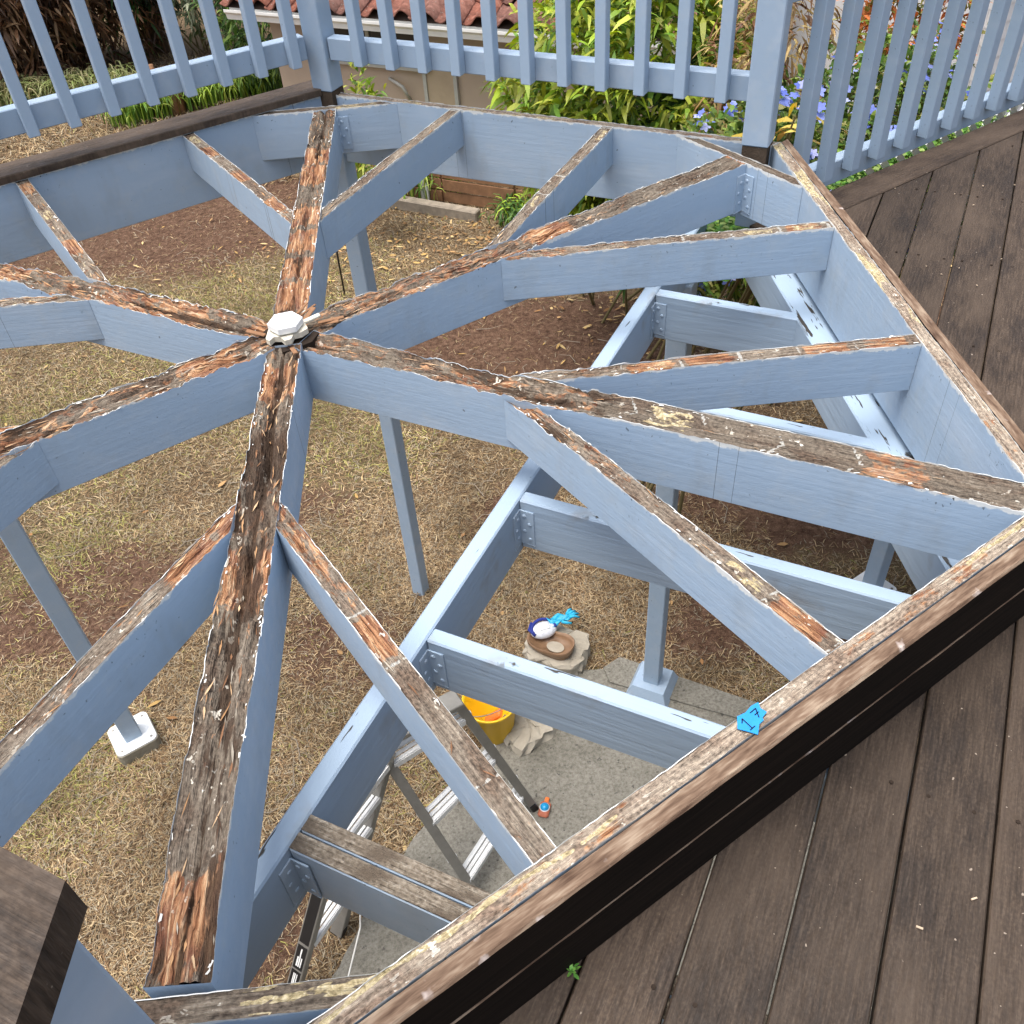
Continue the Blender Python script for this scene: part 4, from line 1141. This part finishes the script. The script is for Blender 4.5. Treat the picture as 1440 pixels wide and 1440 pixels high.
# wood crumbs on the walkway and frame
m = MB(); rr = random.Random(3)
for i in range(240):
    rho = rr.uniform(.9, 3.2); tau = rr.uniform(-2.4, 2.2)
    x = rho * math.cos(RAD(-30)) + tau * math.cos(RAD(60)); y = rho * math.sin(RAD(-30)) + tau * math.sin(RAD(60))
    if x < HO + .02 and (x * .5 - y * .866) < HO + .02: continue
    if -.5 * x + .866 * y > -.15: continue
    a = rr.uniform(0, 6.28); L = rr.choice([.003, .004, .005, .006, .010]); w = rr.uniform(.0015, .004)
    m.bar((x, y, ZW + .004), (x + L * math.cos(a), y + L * math.sin(a), ZW + .004), w, .002)
tag(m.build('wood_crumbs', simple('pale_wood_crumb', (.46, .36, .26), .9, .1, .4, 60)), 'pale crumbs of wood scattered over the walkway planks', 'debris', kind='stuff')

# ------------------------------------------------------------------ neighbouring house
H60 = Nv(60); T60 = np.array([-H60[1], H60[0]])
HA, HG = 7.15, 6.80       # wall and gutter distance
house = empty('neighbour_house', sect(60, HA, 0, -4.2), RAD(60), label='beige stucco house with terracotta tile roof and white gutter', cat='house')
def hp(x): return x - HA
zb = 4.2
m = MB()
m.box(0, .2, 1.0, 5.7, 0, 2.78)
m.box(.2, 6.5, 5.5, 5.7, 0, 2.78)
m.build('wall', M_WALL, house)
# window with frame: reaches up under the eave
w = empty
def win(y0, y1, z0, z1):
    m = MB()
    t = .07
    m.box(-.035, -.002, y0 - t, y1 + t, z0 - t, z0); m.box(-.035, -.002, y0 - t, y1 + t, z1, z1 + t)
    m.box(-.034, -.002, y0 - t, y0, z0, z1); m.box(-.034, -.002, y1, y1 + t, z0, z1)
    m.box(-.028, -.002, (y0 + y1) / 2 - .02, (y0 + y1) / 2 + .02, z0, z1)
    o = m.build('window', M_TRIM, house)
    for a, b_ in ((y0 + .002, (y0 + y1) / 2 - .022), ((y0 + y1) / 2 + .022, y1 - .002)):
        q = MB(); q.box(-.014, -.004, a, b_, z0 + .002, z1 - .002); q.build('pane', M_GLASS, o)
    s = MB(); s.box(-.07, -.002, y0 - t - .03, y1 + t + .03, z0 - t - .035, z0 - t - .001); s.build('sill', M_TRIM, o)
win(3.95 - .0, 4.55, 2.30, 2.60) if False else None
yw = float(np.dot(np.array([-.02, 8.20]), T60))
win(yw - .28, yw + .95, zb - 1.80, zb - 1.50)
# pipe and small hatch on the wall
yh = float(np.dot(np.array([.40, 7.96]), T60))
m = MB(); m.box(-.025, -.002, yh - .16, yh + .16, zb - 2.25, zb - 1.86); hat = m.build('hatch', simple('tan_board', (.45, .35, .24), .85, .2, .15, 8), house)
for (a, b_, c_, d_) in ((yh - .20, yh - .16, zb - 2.28, zb - 1.80), (yh + .16, yh + .20, zb - 2.28, zb - 1.80), (yh - .16, yh + .16, zb - 1.86, zb - 1.82), (yh - .16, yh + .16, zb - 2.29, zb - 2.25)):
    q = MB(); q.box(-.04, -.003, a, b_, c_, d_); q.build('hatch_frame', M_TRIM, hat)
m = MB(); m.tube([(-.02, yh + .62, zb - 2.02), (-.10, yh + .42, zb - 2.06), (-.03, yh + .38, zb - 2.22)], .018, 8); m.build('pipe', M_TRIM, house, True)
# eave
m = MB(); m.box(hp(HG) + .09, .0, 0.9, 5.9, zb - 1.415, zb - 1.400); m.build('soffit', M_SOFFIT, house)
m = MB(); m.box(hp(HG) + .07, hp(HG) + .09, 0.9, 5.9, zb - 1.475, zb - 1.345); m.build('eave_board', M_TRIM, house)
m = MB()
vs = []; pr = [(0, 0), (-.012, .05), (-.035, .075), (-.035, .10), (-.028, .10), (-.022, .075), (.0, .055), (.055, .012), (.066, .10), (.072, .10), (.072, -.005)]
for y in (.85, 5.95):
    for dx, dz in pr: vs.append((hp(HG) - .005 + dx, y, zb - 1.460 + dz))
K = len(pr)
m.add(vs, [(i, (i + 1) % K, K + (i + 1) % K, K + i) for i in range(K)] + [tuple(range(K))[::-1], tuple(range(K, 2 * K))]); m.build('gutter', M_EAVE, house)
# roof deck and barrel tiles
PIT = RAD(20)
m = MB(); Rz = zb - 1.355
m.add([(hp(HG) + .03, 0.8, Rz), (hp(HG) + .03, 6.0, Rz), (hp(HG) + 4.5, 6.0, Rz + 4.47 * math.tan(PIT)), (hp(HG) + 4.5, 0.8, Rz + 4.47 * math.tan(PIT))], [(3, 2, 1, 0)])
roof = m.build('roof', M_SOFFIT, house)
tw, tl = .285, .40
def tile_mesh():
    vs = []; nu = 13; th = .014
    for sft in (0, th):
        for e_ in (0, 1):
            for i in range(nu):
                u = i / (nu - 1); y = (u - .5) * tw * 1.06
                z = .075 * math.sin(PI * min(u / .62, 1)) if u < .62 else -.022 * math.sin(PI * (u - .62) / .38)
                vs.append((e_ * tl, y * (1 - .05 * e_), z + sft - .0 + (-.012 * e_)))
    I = lambda s, e_, i: s * 2 * nu + e_ * nu + i
    fs = []
    for i in range(nu - 1):
        fs += [(I(1, 0, i), I(1, 1, i), I(1, 1, i + 1), I(1, 0, i + 1))[::-1], (I(0, 0, i), I(0, 0, i + 1), I(0, 1, i + 1), I(0, 1, i))[::-1], (I(0, 0, i), I(1, 0, i), I(1, 0, i + 1), I(0, 0, i + 1))[::-1]]
    return vs, fs
tv, tf = tile_mesh()
first = None
rt = random.Random(8)
for row in range(7):
    for k in range(18):
        y = 5.85 - k * tw - (.5 * tw if False else 0)
        x = hp(HG) + .0 + row * .33 * math.cos(PIT); z = Rz + .03 + row * .33 * math.sin(PIT)
        if first is None:
            first = mesh_obj('tile', tv, tf, M_TILE, roof, True); t = first
        else:
            t = first.copy(); col.objects.link(t); t.parent = roof
        t.location = (x + rt.uniform(-.012, .012), y + rt.uniform(-.006, .006), z + rt.uniform(-.003, .006))
        t.rotation_euler = (rt.uniform(-.03, .03), -PIT + .04 + rt.uniform(-.02, .02), rt.uniform(-.03, .03))

# low wooden fence and timber edging before the house
fe = empty('low_fence', sect(60, 6.30, 3.0, GZ), RAD(60), label='low brown board fence with two white boards behind the grass clump', cat='fence')
yA = float(np.dot(np.array([.30, 7.15]), T60)) - 3.0; yB = float(np.dot(np.array([1.75, 6.3]), T60)) - 3.0
bx_ = MB(); bx_.box(0, .02, 0, .30, 0, .115, None, .003)
yy = yB; k = 0
while yy < yA:
    for lv in range(4):
        if random.random() < .12: continue
        mm = MB(); mm.box(random.uniform(0, .012), .025, yy, yy + .80, .02 + lv * .125, .02 + lv * .125 + .112, None, .004); mm.build('board', M_FENCE, fe)
    mm = MB(); mm.box(.026, .075, yy - .02, yy + .03, -.05, .56, None, .004); mm.build('fence_post', M_FENCE, fe)
    yy += .82; k += 1
for q in (yA + .10, yB + .35):
    mm = MB(); mm.box(-.03, -.005, q, q + .09, 0, .62, None, .003); mm.build('white_board', M_WHITEWOOD, fe)
m = MB(); m.bar((-.45, 7.28, GZ + .06), (.66, 6.62, GZ + .05), .11, .12, bev=.012)
tag(m.build('edging_timber', M_TIMBER), 'grey squared timber edging the planting bed before the house', 'timber')
m = MB(); m.tube([(-.62, 5.4, GZ - .05), (-.60, 5.38, GZ + .9)], .008, 6)
tag(m.build('garden_stake', M_BLACK, None, True), 'thin dark garden stake standing on the lawn', 'stake')

# ------------------------------------------------------------------ plants
def shrub(name, label, cat, c, rad, ncl, per, L, W, pal, up=.3, droop=.35, stems=7, zfrac=(-1, 1), seed=1, group=None, shell=.55, flowers=None, fpal=None, var=(.65, 1.25)):
    r = np.random.default_rng(seed)
    c = np.array(c, float); rad = np.array(rad, float)
    e = empty(name, (c[0], c[1], GZ), 0, label=label, cat=cat, group=group)
    base = np.array([c[0], c[1], GZ]); cl = c - base
    d = r.normal(0, 1, (ncl, 3)); d /= np.linalg.norm(d, axis=1, keepdims=True)
    d[:, 2] = np.where(d[:, 2] < zfrac[0], -d[:, 2], d[:, 2])
    rr = (shell + (1 - shell) * r.uniform(0, 1, ncl)) * (.80 + .35 * fbm(d[:, 0] * 2.3 + 9, d[:, 1] * 2.3 + d[:, 2] * 1.7, seed, 3))
    tip = cl + d * rad * rr[:, None]
    tip[:, 2] = np.maximum(tip[:, 2], .05)
    n = ncl * per
    P = np.repeat(tip, per, axis=0) + r.normal(0, .25, (n, 3)) * np.mean(L)
    out = np.repeat(d, per, axis=0)
    Dr = r.normal(0, 1, (n, 3)); Dr /= np.linalg.norm(Dr, axis=1, keepdims=True)
    Dr = Dr * .85 + out * .55 + np.array([[0, 0, up]])
    Nn = np.tile([[0, 0, 1.]], (n, 1)) + r.normal(0, .45, (n, 3))
    lum = np.repeat(r.uniform(.75, 1.2, ncl), per)[:, None]
    V, Fg, cc = leaves(P, Dr, Nn, r.uniform(*L, n), r.uniform(*W, n), pick(r, pal, n, var) * lum, droop)
    o = mesh_obj('foliage', V, Fg, M_LEAF, e, cols=cc); o['kind'] = 'stuff'
    m = MB()
    for k in range(stems):
        tpp = tip[r.integers(0, ncl)]; b0 = np.array([r.normal(-.35, .08), r.normal(.6, .08), -.03]); md = (b0 + tpp) * .5 + r.normal(0, .08, 3)
        m.tube([b0, md, tpp], [.014, .010, .004], 6, False)
    m.build('stems', M_STEM, e, True)['kind'] = 'stuff'
    if flowers:
        m_v = []; nf = flowers
        # clusters of five-petalled flowers near the outer leaves
        cid = r.integers(0, ncl, nf // 9 + 1)
        P = np.repeat(tip[cid] + d[cid] * .06, 9, axis=0)[:nf] + r.normal(0, .028, (nf, 3)); P[:, 2] += .03
        P5 = np.repeat(P, 5, axis=0); a = np.tile(np.arange(5) * 2 * PI / 5, nf) + np.repeat(r.uniform(0, 6, nf), 5)
        nr = np.repeat(d[cid], 9, axis=0)[:nf] + r.normal(0, .4, (nf, 3)); nr[:, 2] += .5; nr[:, 1] -= .5; nr /= np.linalg.norm(nr, axis=1, keepdims=True)
        ax = np.cross(nr, r.normal(0, 1, (nf, 3))); ax /= np.linalg.norm(ax, axis=1, keepdims=True); ay = np.cross(nr, ax)
        Dr = np.repeat(ax, 5, axis=0) * np.cos(a)[:, None] + np.repeat(ay, 5, axis=0) * np.sin(a)[:, None]
        V, Fg, cc = leaves(P5, Dr, np.repeat(nr, 5, axis=0), np.full(nf * 5, .027), np.full(nf * 5, .0095), np.repeat(pick(r, fpal, nf, (.85, 1.15)), 5, axis=0), .05)
        f_ = mesh_obj('flowers', V, Fg, M_LEAF, e, cols=cc); f_['kind'] = 'stuff'
    return e

YG = [(.30, .42, .035), (.22, .36, .04), (.42, .48, .06), (.12, .24, .03), (.34, .38, .05)]
DG = [(.05, .12, .025), (.08, .17, .035), (.11, .20, .05), (.035, .085, .02)]
BRN = [(.17, .085, .040), (.24, .13, .065), (.10, .055, .030), (.30, .19, .10), (.065, .04, .024)]
DRY = [(.46, .33, .13), (.38, .25, .10), (.55, .44, .18), (.24, .17, .07)]
# long-leaved shrub in front of the house
shrub('broadleaf_shrub', 'yellow-green long-leaved shrub crowding the middle railing', 'shrub', (1.72, 4.25, -.95), (.88, .75, 1.08), 1050, 9, (.10, .19), (.010, .020), YG, .35, .45, 3, (-.9, 1), 31)
shrub('broadleaf_shrub', 'shady lower green shrub below the middle railing, beside the post', 'shrub', (2.05, 4.15, -1.55), (.85, .60, .80), 640, 8, (.08, .17), (.010, .020), DG + YG[:2], .3, .45, 3, (-.9, 1), 32)
shrub('young_shrub', 'small bright yellow-green plant against the beige wall', 'shrub', (-.30, 6.55, -1.95), (.26, .22, .62), 60, 7, (.10, .20), (.010, .018), YG, .5, .4, 5, (-.9, 1), 33)
shrub('vine_tangle', 'brown dry vine tangle hanging left of the walkway corner post', 'vine', (2.28, 3.35, -.62), (.36, .35, .75), 190, 7, (.07, .16), (.005, .011), DRY + BRN[:2], .1, .6, 3, (-.9, 1), 34)
shrub('yellow_leaf_plant', 'plant with drooping yellow dying leaves beside the corner post', 'plant', (1.80, 1.55, -.27), (.12, .11, .18), 5, 4, (.11, .18), (.016, .026), [(.62, .46, .06), (.70, .56, .12), (.50, .33, .10)], .2, .8, 5, (-.5, 1), 35)
# blue-flowered hedge along the right railing
BL = [(.19, .25, .68), (.30, .36, .80), (.46, .50, .84), (.13, .18, .60)]
for i, (x, y, z, rx, rz_) in enumerate(((1.86, 1.95, -.80, .50, .62), (2.50, 2.25, -.72, .55, .60), (2.95, 2.70, -.98, .45, .50))):
    shrub('flowering_shrub', ('pale blue flowering shrub just right of the corner post', 'blue flowering shrub behind the middle of the right railing', 'blue flowering shrub at the far end of the right railing')[i], 'shrub',
          (x, y, z), (rx, .52, rz_), 780, 9, (.035, .075), (.007, .014), [(.10, .20, .035), (.16, .27, .05), (.24, .33, .06), (.07, .13, .03), (.26, .25, .07)], .3, .3, 2, (-.9, 1), 50 + i, 'blue flowering shrubs', flowers=430, fpal=BL)
shrub('orange_vine', 'orange flowering vine behind the blue-flowered hedge at upper right', 'vine', (4.40, 6.05, -1.15), (.62, .5, .62), 300, 9, (.06, .14), (.010, .02), [(.62, .20, .06), (.70, .28, .09), (.30, .30, .06), (.20, .26, .05)], .3, .3, 9, (-.9, 1), 57)
# ivy below the edge of the walkway
e = empty('ground_ivy', sect(30, 2.4, .10, -.50), RAD(30), label='bright green ivy creeping up beside the right walkway edge', cat='ivy')
r = np.random.default_rng(61); n = 5200
x = r.uniform(-.85, .95, n); y = r.uniform(-.10, .17, n)
P = np.stack([x, y, .10 + .10 * fbm(x * 6, y * 6, 4, 3) + r.uniform(-.06, .03, n)], -1); az = r.uniform(0, 6.28, n)
V, Fg, cc = leaves(P, np.stack([np.cos(az), np.sin(az), r.uniform(-.2, .5, n)], -1), np.tile([[0, 0, 1.]], (n, 1)) + r.normal(0, .35, (n, 3)), r.uniform(.018, .04, n), r.uniform(.007, .014, n), pick(r, [(.13, .33, .04), (.22, .42, .06), (.07, .18, .03), (.34, .46, .12)], n), .2)
o = mesh_obj('foliage', V, Fg, M_LEAF, e, cols=cc); o['kind'] = 'stuff'
m = MB()
for k in range(26):
    x = random.uniform(-.8, .9); m.tube([(x, .10, -.25), (x + .1, .08, -.05), (x + random.uniform(-.1, .1), .03, .12)], [.006, .005, .003], 5, False)
m.build('stems', M_STEM, e, True)['kind'] = 'stuff'
# white lattice beside the walkway
e = empty('white_lattice', sect(30, 3.30, .09, -.83), RAD(30), label='white diagonal lattice panel beyond the walkway border, upper right', cat='lattice')
for k in range(-5, 16):
    for sg in (1, -1):
        a = Vector((-.2 + k * .09, .012 * sg, 0)); b_ = Vector((-.2 + k * .09 + sg * .55, .012 * sg, .55))
        if k * .09 < -.2 and sg < 0: continue
        m = MB(); m.bar(a, b_, .028, .008, up=(0, 1, 0)); m.build('slat', M_CLAPW, e)
m = MB(); m.box(-.45, 1.4, -.02, .02, -.05, .0); m.build('frame_rail', M_CLAPW, e)
for k in (.7, 1.3):
    m = MB(); m.box(k, k + .04, .022, .06, -2.07, .5); m.build('frame_post', M_CLAPW, e)
# white clapboard wall and orange wall far right
e = empty('white_outbuilding', sect(120, 3.0, -8.0, -4.2), RAD(120), label='white clapboard outbuilding at the upper right edge', cat='building')
for k in range(26):
    m = MB(); M_ = Matrix.Translation((0, 0, .3 + k * .15)) @ Matrix.Rotation(RAD(4), 4, 'Y'); m.box(0, .02, -2.6, .10, 0, .155, M_); m.build('board', M_CLAPW, e)
m = MB(); m.box(.022, 2.2, -2.6, .10, 0, 4.0); m.build('wall', M_CLAPW, e)
m = MB(); m.add([(-.3, -2.9, 3.9), (-.3, .4, 3.9), (2.6, .4, 4.5), (2.6, -2.9, 4.5), (-.3, -2.9, 4.0), (-.3, .4, 4.0), (2.6, .4, 4.6), (2.6, -2.9, 4.6)], [(3, 2, 1, 0), (4, 5, 6, 7), (0, 1, 5, 4), (1, 2, 6, 5), (2, 3, 7, 6), (3, 0, 4, 7)]); m.build('roof', M_TILE, e)

# left side: dry hedge, dark tree, green border plants
shrub('dry_hedge', 'tall brown dried-out hedge at the upper left', 'hedge', (-6.0, 12.2, -.9), (2.3, 1.1, 2.5), 2600, 9, (.12, .34), (.010, .026), BRN, .1, .4, 14, (-.9, 1), 71)
shrub('dry_hedge', 'smaller russet dry bush between the hedge and the dark tree', 'hedge', (-4.5, 12.9, -1.2), (1.2, .9, 2.0), 1100, 9, (.12, .28), (.010, .024), BRN[:3] + DG[:1], .1, .4, 10, (-.9, 1), 72)
def tree(name, label, c, rad, trunk_r, pal, ncl, seed):
    e = shrub(name, label, 'tree', c, rad, ncl, 9, (.10, .22), (.012, .028), pal, .2, .5, 4, (-.95, 1), seed, shell=.35)
    m = MB(); h = c[2] - GZ
    m.tube([(0, 0, -.1), (.05, .03, h * .35), (.0, -.03, h * .8), (.05, 0, h + rad[2] * .4)], [trunk_r * 1.3, trunk_r, trunk_r * .7, trunk_r * .25], 10)
    for k in range(7):
        a = k * .9 + .3; z = h * (.45 + .07 * k)
        m.tube([(0, 0, z), (math.cos(a) * rad[0] * .35, math.sin(a) * rad[1] * .35, z + .35), (math.cos(a) * rad[0] * .75, math.sin(a) * rad[1] * .75, z + .6)], [trunk_r * .45, trunk_r * .3, trunk_r * .1], 7, False)
    m.build('trunk', M_BARK, e, True); return e
tree('dark_tree', 'dense dark evergreen tree behind the left railing', (-3.75, 13.2, -.6), (1.15, 1.1, 2.1), .12, [(.018, .035, .012), (.03, .055, .02), (.012, .022, .010)], 800, 73)
shrub('grey_green_bush', 'grey-green bush behind the left railing, right of the dark tree', 'bush', (-2.75, 12.5, -1.5), (.75, .7, 1.25), 420, 9, (.08, .2), (.008, .02), [(.20, .23, .14), (.13, .17, .09), (.07, .12, .05), (.28, .30, .20)], .2, .4, 9, (-.9, 1), 74)
shrub('leafy_bush', 'mid green leafy bush near the corner of the tiled house', 'bush', (-1.75, 11.0, -1.9), (.7, .6, .85), 360, 9, (.08, .2), (.008, .02), DG + [(.20, .30, .06)], .3, .4, 9, (-.9, 1), 75)
def strap_clump(name, label, pts, hgt, n, pal, seed, parent=None, cat='grass clump'):
    r = np.random.default_rng(seed)
    pts = np.array(pts); c = pts.mean(0)
    e = empty(name, (c[0], c[1], GZ), 0, label=label, cat=cat)
    bi = r.integers(0, len(pts), n); bx = pts[bi, 0] - c[0] + r.normal(0, .12, n); by = pts[bi, 1] - c[1] + r.normal(0, .12, n)
    az = r.uniform(0, 6.28, n); L = hgt * r.uniform(.6, 1.3, n); w = r.uniform(.006, .012, n)
    dx, dy = np.cos(az), np.sin(az); Vp = []
    for s_, hh, oo in ((0, 0, 0), (.3, .45, .06), (.6, .72, .22), (.85, .70, .45), (1, .52, .62)):
        cx = bx + dx * L * oo; cy = by + dy * L * oo; cz = L * hh; ww = w * (1 if s_ < .8 else (.7 if s_ < 1 else .1))
        Vp.append(np.stack([cx - dy * ww, cy + dx * ww, cz], -1)); Vp.append(np.stack([cx + dy * ww, cy - dx * ww, cz], -1))
    V = np.stack(Vp, 1).reshape(-1, 3); b = np.arange(n) * 10
    Fq = np.concatenate([np.stack([b + 2 * k, b + 2 * k + 1, b + 2 * k + 3, b + 2 * k + 2], -1) for k in range(4)])
    o = mesh_obj('blades', V, [Fq], M_LEAF, e, cols=np.repeat(pick(r, pal, n), 10, axis=0)); o['kind'] = 'stuff'
    return e
LM = [(.34, .50, .06), (.22, .38, .05), (.46, .58, .12), (.12, .26, .04)]
strap_clump('strap_grass', 'bright lime strap-leaved clump under the left railing', [(-3.6 + .22 * k, 10.35 + .10 * k) for k in range(9)], .42, 1500, LM, 81)
strap_clump('strap_grass', 'darker green strap-leaved border near the left corner post', [(-1.9 + .16 * k, 11.0 + .02 * k) for k in range(10)], .40, 1300, DG + LM[:2], 82)
strap_clump('strap_grass', 'lime green grass clump by the low brown fence', [(-.15 + .10 * k, 7.62 - .06 * k) for k in range(5)], .36, 620, LM, 83)
strap_clump('strap_grass', 'loose green weeds at the right end of the low fence', [(.95 + .08 * k, 6.52 - .05 * k) for k in range(4)], .26, 200, DG + LM[:1], 84)
strap_clump('strap_grass', 'pale dry grass tufts below the brown hedge', [(-5.4 + .25 * k, 11.2 + .03 * k) for k in range(7)], .40, 700, [(.34, .36, .16), (.24, .30, .10), (.42, .38, .2)], 85)
# tree stump-like bundle of stems among the lime clump
e = empty('cut_stump', (-3.02, 10.55, GZ), 0, label='split reddish-brown stump standing in the lime strap-leaved clump', cat='stump')
for k in range(16):
    m = MB(); a = random.uniform(0, 6.28); rr_ = random.uniform(.02, .15); m.tube([(rr_ * math.cos(a), rr_ * math.sin(a), -.05), (rr_ * 1.1 * math.cos(a), rr_ * 1.1 * math.sin(a), random.uniform(.35, .6))], [.05, .035], 7); m.build('split_stem', M_FENCE, e, True)
# dark undergrowth below the walkway on the right
shrub('shade_bush', 'dark leafless undergrowth below the right rim', 'bush', (3.3, 4.9, -2.35), (1.1, .7, .6), 300, 7, (.08, .22), (.004, .009), [(.05, .06, .025), (.10, .09, .05), (.16, .14, .09), (.03, .035, .016)], .2, .4, 10, (-.3, 1), 91)
